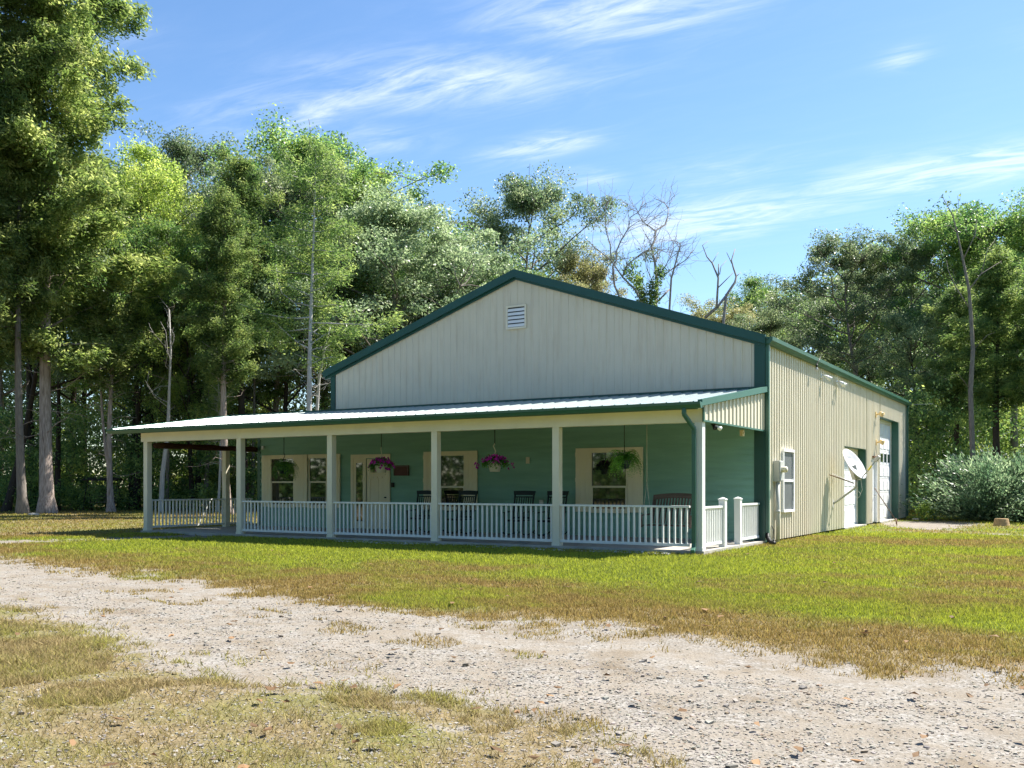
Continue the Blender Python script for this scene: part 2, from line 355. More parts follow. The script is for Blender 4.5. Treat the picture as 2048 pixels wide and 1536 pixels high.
def colour_mat(name, trans, rough=.7):
    m = bpy.data.materials.new(name); m.use_nodes = True; nt = m.node_tree; N = nt.nodes; L = nt.links; p = N['Principled BSDF']
    a = N.new('ShaderNodeAttribute'); a.attribute_name = 'tint'; L.new(a.outputs['Color'], p.inputs['Base Color'])
    p.inputs['Roughness'].default_value = rough; p.inputs['Specular IOR Level'].default_value = .2
    if trans:
        tr = N.new('ShaderNodeBsdfTranslucent'); L.new(a.outputs['Color'], tr.inputs[0]); mx = N.new('ShaderNodeMixShader'); mx.inputs[0].default_value = trans
        L.new(p.outputs[0], mx.inputs[1]); L.new(tr.outputs[0], mx.inputs[2]); L.new(mx.outputs[0], N['Material Output'].inputs[0])
    return m
def set_tint(me, cols, per):
    a = me.attributes.new('tint', 'FLOAT_COLOR', 'POINT'); c = np.ones((len(cols), 4), np.float32); c[:, :3] = cols
    a.data.foreach_set('color', np.repeat(c, per, 0).ravel())
def scatter(n, r0, r1, half=36, pw=1.0):
    u = rng.random(n); r = r0*(r1/r0)**(u**pw)
    a = math.atan2(FV[1], FV[0]) + R_(half)*(rng.random(n)*2-1)
    return CP[0]+r*np.cos(a), CP[1]+r*np.sin(a), r
def build_grass():
    VV = []; CC = []
    for n, r0, r1, pw in ((700000, 3.4, 13, 1), (720000, 11, 30, 1), (150000, 28, 58, 1)):
        x, y, r = scatter(n, r0, r1, 44, pw)
        pr = np.clip(.46+(road_sd(x, y)+(fbm(x*1.1, y*1.1, 4, 3)-.5)*1.5+(fbm(x*5, y*5, 3, 9)-.5)*1.1)/.95, 0, 1)
        keep = rng.random(n) < pr**1.3
        keep &= ~((x > -18.2) & (x < .12) & (y > -.12) & (y < 25.2))
        bare = fbm(x*.9, y*.9, 3, 60)                                  # thin patches in the rough grass by the drive
        keep &= ~((y < np.interp(x, BOTX, BOTY)+.3) & (bare < .5) & (rng.random(n) < .85))
        strip = poly_d(x, y, [(-8.6, -8.9, .1), (-4.6, -10.2, .25), (-2.6, -10.7, .25)]); strip = np.minimum(strip, poly_d(x, y, [(-1.4, -11.0, .12), (.8, -11.6, .2), (2.8, -11.9, .1)]))
        keep |= (strip < .1) & (rng.random(n) < .3) & (fbm(x*1.8, y*1.8, 3, 15) > .57)
        x, y, r = x[keep], y[keep], r[keep]; n = len(x)
        tuft = fbm(x*6, y*6, 2, 91)
        g = np.clip(green_m(x, y)+(rng.random(n)-.5)*.45, 0, 1)[:, None]
        rough_zone = y < np.interp(x, BOTX, BOTY)+.5
        h = (.016+.028*rng.random(n))*(.45+1.1*tuft)*np.where(rough_zone, 1.15, 1)*(1+.02*r); w = .0013+.00045*r*(.6+.8*rng.random(n))
        a = rng.random(n)*2*math.pi; lean = rng.normal(0, .5, (n, 2))*h[:, None]*np.where(rough_zone, 1.5, .9)[:, None]
        z = hgt(x, y); b = np.stack([x, y, z-.004], 1); s = np.stack([np.cos(a), np.sin(a), 0*a], 1)*w[:, None]
        tip = b.copy(); tip[:, :2] += lean; tip[:, 2] += h
        V = np.stack([b-s, b+s, tip], 1).reshape(-1, 3)
        dry = np.array([.45, .35, .17])*(.6+.6*rng.random((n, 1))); dry2 = np.array([.28, .21, .095]); t = rng.random((n, 1)) < .4
        dry = np.where(t, dry2*(.7+.5*rng.random((n, 1))), dry)
        lawn_ = (~rough_zone)[:, None]; dry = np.where(lawn_, dry*np.array([.86, .80, .58]), dry*.92)
        vivid = np.array([.37, .41, .04])*(.7+.6*rng.random((n, 1))); dull = np.array([.17, .205, .045])*(.7+.6*rng.random((n, 1)))
        gg = np.where(rng.random((n, 1)) < .5+.5*fbm(x*.5, y*.5, 2, 5)[:, None]*g, vivid, dull)
        c = dry*(1-g)+gg*g
        VV.append(V); CC.append(c)
    V = np.vstack(VV); C = np.vstack(CC); f = np.arange(len(V)).reshape(-1, 3)
    me = np_mesh('grass', V, f); set_tint(me, C, 3)
    tag(mesh_obj('grass', me, colour_mat('grass blades', .45)), 'short patchy lawn grass, bright green by the porch and straw brown along the drive', 'grass', kind='stuff')
CUBE = np.array([(-1,-1,-1),(1,-1,-1),(1,1,-1),(-1,1,-1),(-1,-1,1),(1,-1,1),(1,1,1),(-1,1,1)], float)
CF = np.array([(0,3,2,1),(4,5,6,7),(0,1,5,4),(1,2,6,5),(2,3,7,6),(3,0,4,7)])
def stones(x, y, z, s, cols):
    n = len(x); v = CUBE[None]*(.55+.5*rng.random((n, 8, 1))); v = v*(s[:, None, None]*np.array([1, .75, .45]))
    v = v + rng.normal(0, .14, (n, 8, 3))*s[:, None, None]
    a = rng.random(n)*6.28; c_, s_ = np.cos(a)[:, None], np.sin(a)[:, None]
    vx = v[..., 0]*c_-v[..., 1]*s_; vy = v[..., 0]*s_+v[..., 1]*c_
    v = np.stack([vx+x[:, None], vy+y[:, None], v[..., 2]+(z+s*.12)[:, None]], -1)
    f = (CF[None]+np.arange(n)[:, None, None]*8).reshape(-1, 4); me = np_mesh('gravel', v.reshape(-1, 3), f); set_tint(me, cols, 8); return me
def build_gravel():
    n = 200000; x, y, r = scatter(n, 3.8, 30, 44, .85)
    dens = np.clip((fbm(x*.55, y*.9, 4, 64)-.42)*3.0, .07, 1)
    band = np.clip(1-np.abs(y-np.interp(x, BOTX, BOTY)-1.0)/1.3, 0, 1)*.9
    keep = (road_m(x, y) > .35+.3*rng.random(n)) & (rng.random(n) < np.maximum(dens, band))
    extra = (y < np.interp(x, BOTX, BOTY)+.3) & (fbm(x*.9, y*.9, 3, 60) < .5) & (rng.random(n) < .5)
    keep |= extra
    keep &= ~((x > -18.2) & (x < .12) & (y > -.12) & (y < 25.2))
    x, y, r = x[keep], y[keep], r[keep]; n = len(x)
    s = np.exp(rng.normal(-5.25, .42, n))*(1+.02*r)
    big = rng.random(n) < .003; s = np.where(big, s*2.0, s)
    c = np.array([.275, .253, .222])*(.8+.4*rng.random((n, 1)))*(1+rng.normal(0, .03, (n, 3)))
    c = np.where(rng.random((n, 1)) < .12, c*np.array([.85, .72, .58]), c); c = np.where(big[:, None], c*.6, c)
    me = stones(x, y, hgt(x, y), s, np.clip(c, 0, .85))
    tag(mesh_obj('gravel', me, colour_mat('gravel stones', 0, .85)), 'pale crushed limestone gravel covering the curving drive', 'gravel', kind='stuff')
    n = 1500; x = rng.uniform(-9.5, -.5, n); y = rng.uniform(-.62, -.16, n)
    k = (fbm(x*1.6, y*3, 3, 12) > .5); x, y = x[k], y[k]; n = len(x)
    me = stones(x, y, x*0, np.exp(rng.normal(-4.1, .3, n)), np.array([.66, .67, .66])*(.75+.35*rng.random((n, 1))))
    tag(mesh_obj('white_stones', me, colour_mat('white edging stones', 0, .8)), 'strip of white edging stones in the shade at the foot of the porch railing', 'stones', kind='stuff')
    n = 170; x, y, r = scatter(n, 4.5, 30, 33); a = rng.random(n)*6.28; s = .025+.03*rng.random(n)+.0008*r
    z = hgt(x, y)+.03
    k = ~((x > -18.2) & (x < .3) & (y > -.12)); x, y, r, a, s, z = [q[k] for q in (x, y, r, a, s, z)]; n = len(x)
    V = np.stack([np.stack([x+np.cos(a+k)*s*q, y+np.sin(a+k)*s*q, z+rng.random(n)*.025], 1) for k, q in ((0, 1), (1.2, .55), (2.6, .6), (3.2, 1), (4.2, .5), (5.3, .6))], 1).reshape(-1, 3)
    me = np_mesh('fallen_leaves', V, np.arange(len(V)).reshape(-1, 6)); c = np.array([.24, .145, .075])*(.5+.9*rng.random((n, 1))); set_tint(me, c, 6)
    tag(mesh_obj('fallen_leaves', me, colour_mat('dry leaves', .2)), 'dry brown fallen leaves scattered over grass and gravel', 'leaves', kind='stuff')

# ================================================================ the building
D, WID, LEN = 4.19, 13.66, 20.83; XL = -17.18     # porch depth, main width, main length, x of the leftmost post
PX = [0, -3.317, -6.634, -9.951, -13.268, XL]
SL = (7.386-5.062)/(WID/2)
def roofz(x): return 7.36 - abs(x+WID/2+.05)*SL
def build_building():
    B = empty('metal_building', (0, 0, 0), 0, 'beige metal building with green trim and a long railed porch across its gable front', 'building')
    P = lambda mb, n, m, par=None, **k: mb.build(n, M[m], par or B, **k)
    XR = .10; X0 = -WID
    # slab
    P(MB().box(-17.35, .13, -.12, D, -.25, .065), 'porch_slab', 'concrete')
    # walls
    g = MB(); ribs(g, (0, D, 0), (1, 0), (0, -1), X0, XR-.1, 3.5, lambda u: roofz(u)-.1, extra=(-WID/2-.05,), pitch=.2286, rw=.06, rt=.03, h=.016)
    P(g, 'gable_wall', 'beige')
    s = MB(); zt = lambda u: 4.98; o = (XR, 0, 0); uy = (0, 1); nx = (1, 0)
    for a, b, zl in ((D, 12.94, .05), (12.94, 16.47, 2.67), (16.47, 17.56, .05), (17.56, 18.45, 2.36), (18.45, 19.0, .05), (19.0, 23.18, 4.0), (23.18, D+LEN, .05)):
        ribs(s, o, uy, nx, a, b, zl, zt, rw=.15, rt=.075, h=.042)
    P(s, 'side_wall', 'beige')
    w = MB(); ribs(w, (X0, 0, 0), (0, 1), (-1, 0), D, D+LEN, 0, lambda u: 4.98); ribs(w, (0, D+LEN, 0), (1, 0), (0, 1), X0, XR, 0, lambda u: roofz(u)-.1, extra=(-WID/2-.05,))
    P(w, 'rear_wall', 'beige')
    d = MB()                                                             # lap siding
    z = .065; n = int((3.45-.065)/.19)
    for i in range(n+1):
        z0 = .065+i*.19; z1 = z0+.19; x0, x1 = -16.83, -.12
        d.add([(x0, D-.042, z0), (x1, D-.042, z0), (x1, D-.008, z1), (x0, D-.008, z1), (x0, D, z0), (x1, D, z0)], [(0, 1, 2, 3), (4, 5, 1, 0)])
    d.box(-16.85, -16.6, D, D+.2, 0, 3.6)
    P(d, 'porch_siding', 'siding')
    P(MB().box(-16.93, -16.80, D-.045, D+.15, .065, 3.5), 'corner_trim', 'green_gut')
    # lean-to wing at the left
    wg = MB().box(-16.82, -WID-.01, D+.2, D+7.5, 0, 3.3); P(wg, 'wing_wall', 'siding')
    P(MB().add([(-18.3, D+.02, 3.73), (-WID, D+.02, 3.73), (-WID, D+8, 3.1), (-18.3, D+8, 3.1), (-18.3, D+.02, 3.69), (-WID, D+.02, 3.69), (-WID, D+8, 3.06), (-18.3, D+8, 3.06)],
               [(0, 1, 2, 3), (7, 6, 5, 4), (0, 3, 7, 4), (0, 4, 5, 1), (2, 6, 7, 3)]), 'wing_roof', 'roofm')
    # main roof
    r = MB(); yf, yb = D-.14, D+LEN+.14; xr = -WID/2-.05
    for sx in (-1, 1):
        xe = xr+sx*(WID/2+.28); ze = roofz(xr+abs(xe-xr))+.03; zr = 7.36+.03
        a = [(xr, yf, zr), (xe, yf, ze), (xe, yb, ze), (xr, yb, zr)]
        r.add(a+[(p[0], p[1], p[2]-.05) for p in a], [(0, 1, 2, 3), (7, 6, 5, 4), (0, 4, 5, 1), (1, 5, 6, 2), (2, 6, 7, 3)])
    P(r, 'roof', 'green')
    for yy in (D-.16, D+LEN+.10):
        t = MB()
        for sx in (-1, 1):
            xe = xr+sx*(WID/2+.22); ze = roofz(xr+abs(xe-xr)); zr = 7.36
            q = [(xr, zr+.07), (xe, ze+.07), (xe, ze-.15), (xr, zr-.15)]
            t.add([(x, yy, z) for x, z in q]+[(x, yy+.07, z) for x, z in q], [(0, 1, 2, 3), (7, 6, 5, 4), (0, 4, 5, 1), (2, 6, 7, 3), (1, 5, 6, 2)])
            q = [(xr, zr-.10), (xe, ze-.10), (xe-sx*.03, ze-.21), (xr, zr-.21)]
            t.add([(x, yy+.09, z) for x, z in q]+[(x, yy+.13, z) for x, z in q], [(0, 1, 2, 3), (7, 6, 5, 4), (2, 6, 7, 3)])
        P(t, 'rake_trim', 'green')
    c = MB().box(-.13, .138, D-.045, D+.09, .03, 4.93); P(c, 'corner_trim', 'green')
    P(MB().box(-WID-.04, -WID+.13, D-.045, D+.09, 3.6, 4.98), 'corner_trim', 'green')
    P(MB().box(-.05, .138, D+LEN-.16, D+LEN+.05, 0, 4.93), 'corner_trim', 'green')
    def gutter(mb, pts, prof):      # extrude an open K-style gutter profile between two points
        (a, b) = pts; n = len(prof)
        vs = [tuple(p[i]+q[i] for i in range(3)) for p in (a, b) for q in prof]
        mb.add(vs, [(i, i+1, n+i+1, n+i) for i in range(n-1)]+[tuple(range(n)), tuple(reversed(range(n, 2*n)))])
    gm = MB(); gutter(gm, ((.14, D-.1, 4.82), (.14, D+LEN+.12, 4.82)), [(0, 0, 0), (.13, 0, .0), (.16, 0, .04), (.19, 0, .07), (.20, 0, .16), (.19, 0, .16), (0, 0, .15)])
    P(gm, 'gutter', 'green_gut')
    ds = MB().box(.145, .225, D-.03, D+.06, .14, 4.86); ds.tube([(.185, D+.01, 4.8), (.19, D-.0, 4.95)], .045, 8)
    P(ds, 'downspout', 'green_gut')
    cp = MB(); pts = [(.185, D, .24), (.22, D-.1, .13), (.34, D-.28, .05), (.50, D-.5, .04)]; pp = []; rr = []
    for i in range(len(pts)-1):
        for k in range(8):
            f = k/8; pp.append([pts[i][j]+(pts[i+1][j]-pts[i][j])*f for j in range(3)]); rr.append(.052 if k % 2 else .043)
    cp.tube(pp, rr, 10); P(cp, 'drain_pipe', 'blackm')
    ds = MB().box(.145, .225, D+LEN-.07, D+LEN+.02, .1, 4.70); ds.tube([(.185, D+LEN-.02, 4.6), (.185, D+LEN-.02, 4.7), (.24, D+LEN-.02, 4.88)], .045, 8); P(ds, 'downspout', 'green_gut')
    gm = MB().box(.18, 1.15, D+LEN+.06, D+LEN+.09, 4.86, 4.875); P(gm, 'gutter_strap', 'galv')
    # gable vent
    v = MB(); x0, x1, z0, z1 = -7.19, -6.54, 5.78, 6.44; y = D-.06
    for b in ((x0, x1, z1-.05, z1), (x0, x1, z0, z0+.05), (x0, x0+.05, z0+.05, z1-.05), (x1-.05, x1, z0+.05, z1-.05)): v.box(b[0], b[1], y, D-.005, b[2], b[3])
    vo = P(v, 'gable_vent', 'beam'); P(MB().box(x0+.05, x1-.05, D-.028, D-.02, z0+.05, z1-.05), 'louvre_shade', 'dark', vo)  # dark sheet stands in for the shade between the louvres
    for k in range(5):
        zz = z0+.06+k*.108; P(MB().add([(x0+.05, y+.005, zz), (x1-.05, y+.005, zz), (x1-.05, y+.03, zz+.082), (x0+.05, y+.03, zz+.082)], [(0, 1, 2, 3)]), 'louvre', 'whited', vo)
    # porch roof: ribbed sheet
    xl, xr2 = -18.32, .16; pr = MB(); bp = []; u = xl
    k = 0
    while xl+k*.29 < xr2:
        c0 = xl+.04+k*.29
        for a, h in ((0, 0), (.012, .022), (.035, .022), (.047, 0)):
            if c0+a < xr2: bp.append((c0+a, h))
        k += 1
    bp = [(xl, 0)]+bp+[(xr2, 0)]
    zf, zb = 3.085, 3.745
    vs = []
    for x, h in bp: vs += [(x, -.40, zf+h), (x, D-.01, zb+h), (x, -.40, zf-.012)]
    pr.add(vs, [(3*i, 3*i+3, 3*i+4, 3*i+1) for i in range(len(bp)-1)]+[(3*i, 3*i+2, 3*i+5, 3*i+3) for i in range(len(bp)-1)])
    P(pr, 'porch_roof', 'roofm')
    P(MB().add([(xl+.03, -.38, zf-.03), (xr2-.05, -.38, zf-.03), (xr2-.05, D-.03, zb-.03), (xl+.03, D-.03, zb-.03)], [(3, 2, 1, 0)]), 'porch_ceiling', 'ceil')
    fl = MB().box(xl, .1, D-.05, D-.034, zb-.02, zb+.06); P(fl, 'flashing', 'green')
    for xx in (xl-.03, xr2-.06):
        rk = MB()
        q = [(-.40, zf-.085), (D-.05, zb-.085), (D-.05, zb+.045), (-.40, zf+.045)]
        rk.add([(xx, y, z) for y, z in q]+[(xx+.10, y, z) for y, z in q], [(0, 3, 2, 1), (4, 5, 6, 7), (0, 1, 5, 4), (2, 3, 7, 6), (0, 4, 7, 3), (1, 2, 6, 5)])
        P(rk, 'rake_trim', 'green_gut')
    gm = MB(); gutter(gm, ((xl-.06, -.40, 2.955), (.20, -.40, 2.955)), [(0, 0, 0), (0, -.08, 0), (0, -.11, .045), (0, -.135, .07), (0, -.14, .125), (0, -.13, .125), (0, 0, .115)])
    P(gm, 'gutter', 'green_gut')
    P(MB().box(xl, .10, -.395, -.365, 2.94, 3.06), 'fascia_board', 'green_gut')
    P(MB().box(-17.36, .095, -.10, .10, 2.70, 2.965), 'beam', 'beam')
    P(MB().box(xl+.02, .08, -.36, -.10, 2.965, 2.98), 'soffit', 'beam')
    # end panel of ribbed metal at the right
    e = MB(); ribs(e, (.10, 0, 0), (0, 1), (1, 0), -.10, D-.05, 2.74, lambda y: 3.04+(y+.4)/(D+.4)*(zb-zf)-.06, rw=.10, rt=.05, h=.026, pitch=.26); P(e, 'end_panel', 'beige')
    P(MB().box(.10, .132, -.12, D-.05, 2.705, 2.742).box(.10, .134, -.13, -.09, 2.70, 3.0), 'panel_trim', 'green_gut')
    lg = MB(); pts = [(-17.0+.02*math.sin(i*2.1), .1+i*.43, 2.60+.012*math.sin(i*3)) for i in range(11)]; lg.tube(pts, [.085+.012*math.sin(i*1.7) for i in range(11)], 10); P(lg, 'log_beam', 'bark_log')
    P(MB().box(-16.70, -16.62, 4.10, 4.16, 2.60, 2.72), 'porch_light', 'white')
    # downspout at the front corner
    q = MB(); path = [(-.16, -.47, 2.96), (-.16, -.47, 2.84), (-.05, -.20, 2.56), (-.05, -.20, 2.45), (-.05, -.20, .22), (-.05, -.22, .12), (.0, -.42, .07)]
    for a, b in zip(path[:-1], path[1:]): q.bar(a, b, .085, .07, (0, 1, 0) if abs(a[2]-b[2]) > .3 else (0, 0, 1))
    q.tube([path[0], path[1], path[2], path[3]], .048, 10)
    P(q, 'downspout', 'green_gut', bevel=.01)
    # posts
    w_ = .085
    for x in PX: P(MB().box(x-w_, x+w_, -w_, w_, -.05, 2.70).box(x-w_-.012, x+w_+.012, -w_-.012, w_+.012, .0, .13), 'post', 'beam' if x else 'white', bevel=.006)  # right end post coloured white, its sunlit look put into the colour
    P(MB().box(XL-w_, XL+w_, 3.02-w_, 3.02+w_, -.05, 2.58), 'post', 'beam', bevel=.006)
    # railings
    def rail(a, b, nb, sep=True, top=.985):
        a = Vector((*a, 0)); b = Vector((*b, 0)); z1, z0 = top, .17
        mb = MB().bar(a+Vector((0, 0, z1-.022)), b+Vector((0, 0, z1-.022)), .075, .045)
        ro = P(mb, 'railing', 'white', bevel=.004); P(MB().bar(a+Vector((0, 0, z0)), b+Vector((0, 0, z0)), .05, .06), 'bottom_rail', 'white', ro, bevel=.004); bal = MB()
        me = None; L_ = (b-a)
        for i in range(nb):
            p = a+L_*((i+.5)/nb)
            if sep:
                if me is None:
                    o_ = MB().box(-.018, .018, -.018, .018, z0+.03, z1-.045).build('baluster', M['white'], ro, loc=p); me = o_.data
                else:
                    o_ = bpy.data.objects.new('baluster', me); COL.objects.link(o_); o_.parent = ro; o_.location = p
            else: bal.box(p.x-.018, p.x+.018, p.y-.018, p.y+.018, z0+.03, z1-.045)
        if not sep: tag(P(bal, 'balusters', 'white', ro), kind='stuff')
        return ro
    for i, nb in zip(range(4), (23, 24, 24, 24)):
        rail((PX[i]-w_-(.13 if i == 0 else 0), 0), (PX[i+1]+w_, 0), nb)
    rail((XL, w_), (XL, 3.02-w_), 22, False); rail((XL, 3.02+w_), (XL, D-.05), 9, False)
    rail((0, w_), (0, 1.36), 9, True, .965); rail((0, 2.62), (0, D-.14), 9, False, .985)
    for yy, lean in ((1.44, 0), (2.52, -.03)):
        gp = MB(); r_ = .07; b0, b1 = (0, yy), (0, yy+lean)
        gp.add([(-r_, yy-r_, .0), (r_, yy-r_, .0), (r_, yy+r_, .0), (-r_, yy+r_, .0), (-r_, yy+lean-r_, 1.09), (r_, yy+lean-r_, 1.09), (r_, yy+lean+r_, 1.09), (-r_, yy+lean+r_, 1.09)], [(0, 3, 2, 1), (0, 1, 5, 4), (1, 2, 6, 5), (2, 3, 7, 6), (3, 0, 4, 7)])
        r2 = .082; y2 = yy+lean; gp.box(-r2, r2, y2-r2, y2+r2, 1.085, 1.11)
        gp.add([(-r2, y2-r2, 1.11), (r2, y2-r2, 1.11), (r2, y2+r2, 1.11), (-r2, y2+r2, 1.11), (0, y2, 1.15)], [(0, 1, 4), (1, 2, 4), (2, 3, 4), (3, 0, 4)])
        P(gp, 'gate_post', 'white')
    # front windows: each a frame with pane, sash bars and shutters
    yw = D-.042
    def shutter(par, x0, x1, z0=.70, z1=2.40):
        m_ = MB(); m_.box(x0, x1, yw-.045, yw-.02, z0, z1)
        n_ = max(2, round((x1-x0)/.15)); ww = (x1-x0)/n_
        for k in range(n_): m_.box(x0+k*ww+.004, x0+(k+1)*ww-.004, yw-.052, yw-.045, z0+.004, z1-.004)
        for zz in (z0+.10, (z0+z1)/2-.05, z1-.22): m_.box(x0, x1, yw-.068, yw-.053, zz, zz+.11)
        P(m_, 'shutter', 'cream', par)
    def win(x0, x1, z0=.76, z1=2.27, par=None, mid=None):
        m_ = MB(); f = .05; mid = mid or (z0+z1)/2+.0
        m_.box(x0-f, x1+f, yw-.055, yw-.018, z1, z1+.13).box(x0-f, x1+f, yw-.065, yw-.018, z0-.08, z0).box(x0-.035, x0, yw-.05, yw-.018, z0, z1).box(x1, x1+.035, yw-.05, yw-.018, z0, z1)
        wo = P(m_, 'window', 'cream')
        P(MB().box(x0, x1, yw-.022, yw-.012, z0, z1), 'pane', 'glass', wo)
        P(MB().box(x0, x1, yw-.042, yw-.022, mid-.025, mid+.025).box(x0, x0+.025, yw-.038, yw-.022, z0, mid-.025).box(x1-.025, x1, yw-.038, yw-.022, z0, mid-.025).box(x0+.025, x1-.025, yw-.038, yw-.022, z0, z0+.03), 'sash', 'beam', wo)
        return wo
    w1 = win(-16.25, -15.25); shutter(w1, -16.68, -16.26); shutter(w1, -15.24, -14.66)
    w2 = win(-14.56, -13.85); shutter(w2, -13.80, -13.28)
    w3 = win(-9.42, -8.60, mid=1.36); shutter(w3, -10.04, -9.46); shutter(w3, -8.56, -8.14)
    w4 = win(-4.50, -3.50, mid=1.37); shutter(w4, -4.98, -4.54); shutter(w4, -3.46, -3.03)
    # front door
    dm = MB(); x0, x1 = -12.84, -11.30
    dm.box(x0, x0+.10, yw-.05, yw-.01, .08, 2.36).box(x1-.06, x1, yw-.05, yw-.01, .08, 2.36).box(x0+.1, x1-.06, yw-.05, yw-.01, 2.24, 2.36)
    dm.box(x0+.1, -12.64, yw-.035, yw-.01, .08, 2.24).box(-12.36, -12.24, yw-.042, yw-.01, .08, 2.24).box(-12.64, -12.36, yw-.035, yw-.01, 2.10, 2.24).box(-12.64, -12.36, yw-.035, yw-.01, .08, .3)
    do = P(dm, 'front_door', 'cream')
    P(MB().box(-12.64, -12.36, yw-.024, yw-.012, .3, 2.10), 'sidelight', 'glass', do)
    lf = MB(); a, b = -12.20, -11.38
    lf.box(a, b, yw-.026, yw-.012, .08, 2.22)
    for xx in ((a, a+.13), (b-.13, b), (-11.84, -11.74)): lf.box(xx[0], xx[1], yw-.036, yw-.026, .3, 1.62)
    lf.box(a, b, yw-.036, yw-.026, 1.62, 1.78).box(a, b, yw-.036, yw-.026, .08, .3).box(a, b, yw-.036, yw-.026, 2.12, 2.22).box(a, a+.13, yw-.036, yw-.026, 1.78, 2.12).box(b-.13, b, yw-.036, yw-.026, 1.78, 2.12).box(a+.09, b-.09, yw-.065, yw-.036, 1.72, 1.755)
    for k in range(3): lf.box(a+.2+k*.18, a+.25+k*.18, yw-.055, yw-.036, 1.62, 1.68)
    P(lf, 'door_leaf', 'cream', do)
    dg = MB()
    for k in range(3): dg.box(a+.14+k*.185, a+.14+k*.185+.165, yw-.034, yw-.027, 1.80, 2.10)
    P(dg, 'door_glass', 'glass', do)
    P(MB().box(b-.10, b-.06, yw-.10, yw-.036, 1.02, 1.06), 'handle', 'blackm', do)
    # side window
    m_ = MB(); y0, y1, z0, z1 = 5.58, 6.63, .72, 2.34; xo = XR+.045
    m_.box(XR, xo+.05, y0, y0+.06, z0+.06, z1-.07).box(XR, xo+.05, y1-.06, y1, z0+.06, z1-.07).box(XR, xo+.06, y0, y1, z1-.07, z1).box(XR, xo+.06, y0, y1, z0, z0+.06).box(XR, xo+.04, y0+.06, y1-.06, 1.50, 1.56)
    wo = P(m_, 'window', 'whited'); P(MB().box(XR, XR+.055, y0+.06, y1-.06, z0+.06, 1.50).box(XR, XR+.052, y0+.06, y1-.06, 1.56, z1-.07), 'pane', 'screen', wo)
    # garage doors in deep openings
    def garage(y0, y1, z1, lights, pitch_):
        xd = XR-.28
        j = MB(); j.box(xd, XR+.012, y1-.02, y1+.02, 0, z1).box(xd, XR+.012, y0-.02, y0+.02, 0, z1).box(xd, XR+.012, y0+.02, y1-.02, z1, z1+.03); P(j, 'door_jamb', 'green_gut')
        P(MB().box(xd-.05, XR+.05, y0+.02, y1-.02, -.1, .045), 'door_sill', 'concrete')
        cs = MB().box(xd-.02, xd+.03, y0+.02, y0+.14, .045, z1).box(xd-.02, xd+.03, y1-.14, y1-.02, .045, z1).box(xd-.02, xd+.03, y0+.14, y1-.14, z1-.14, z1); P(cs, 'door_casing', 'beam')
        dr = MB(); n_ = round((z1-.2)/pitch_); hh = (z1-.185)/n_; cols = max(4, round((y1-y0-.28)/.72)); ww = (y1-y0-.28)/cols; gl = MB()
        for i in range(n_):
            a = .045+i*hh; dr.box(xd-.04, xd-.005, y0+.14, y1-.14, a+.006, a+hh-.006)
            for c in range(cols):
                ya = y0+.14+c*ww
                if lights is not None and i == lights: gl.box(xd-.005, xd+.006, ya+.10, ya+ww-.10, a+.12, a+hh-.10); dr.box(xd-.005, xd+.012, ya+.05, ya+.095, a+.06, a+hh-.05).box(xd-.005, xd+.012, ya+ww-.095, ya+ww-.05, a+.06, a+hh-.05)
                else:
                    dr.box(xd-.005, xd+.010, ya+.07, ya+ww-.07, a+.09, a+hh-.09)
        dr.box(xd-.07, xd-.045, y0+.02, y1-.02, .0, z1)
        do_ = P(dr, 'garage_door', 'whited')
        if lights is not None: P(gl, 'door_glass', 'glass', do_)
    garage(12.94, 16.47, 2.67, None, .62); garage(19.0, 23.18, 4.0, 4, .53)
    md = MB(); md.box(XR-.10, XR-.06, 17.60, 18.41, .08, 2.32).box(XR-.12, XR+.04, 17.56, 17.60, .05, 2.36).box(XR-.12, XR+.04, 18.41, 18.45, .05, 2.36).box(XR-.12, XR+.04, 17.60, 18.41, 2.32, 2.36)
    mo = P(md, 'side_door', 'whited'); P(MB().tube([(XR-.06, 18.32, 1.05), (XR+.02, 18.32, 1.05), (XR+.02, 18.22, 1.05)], .015, 8), 'handle', 'galv', mo)
    P(MB().box(XR-.118, XR-.065, 18.36, 18.41, .08, 2.31), 'weather_strip', 'blackm', mo)
    P(MB().box(XR, XR+.12, 17.45, 18.55, 2.42, 2.47), 'door_hood', 'rust')
    return B
build_ground()
build_building()

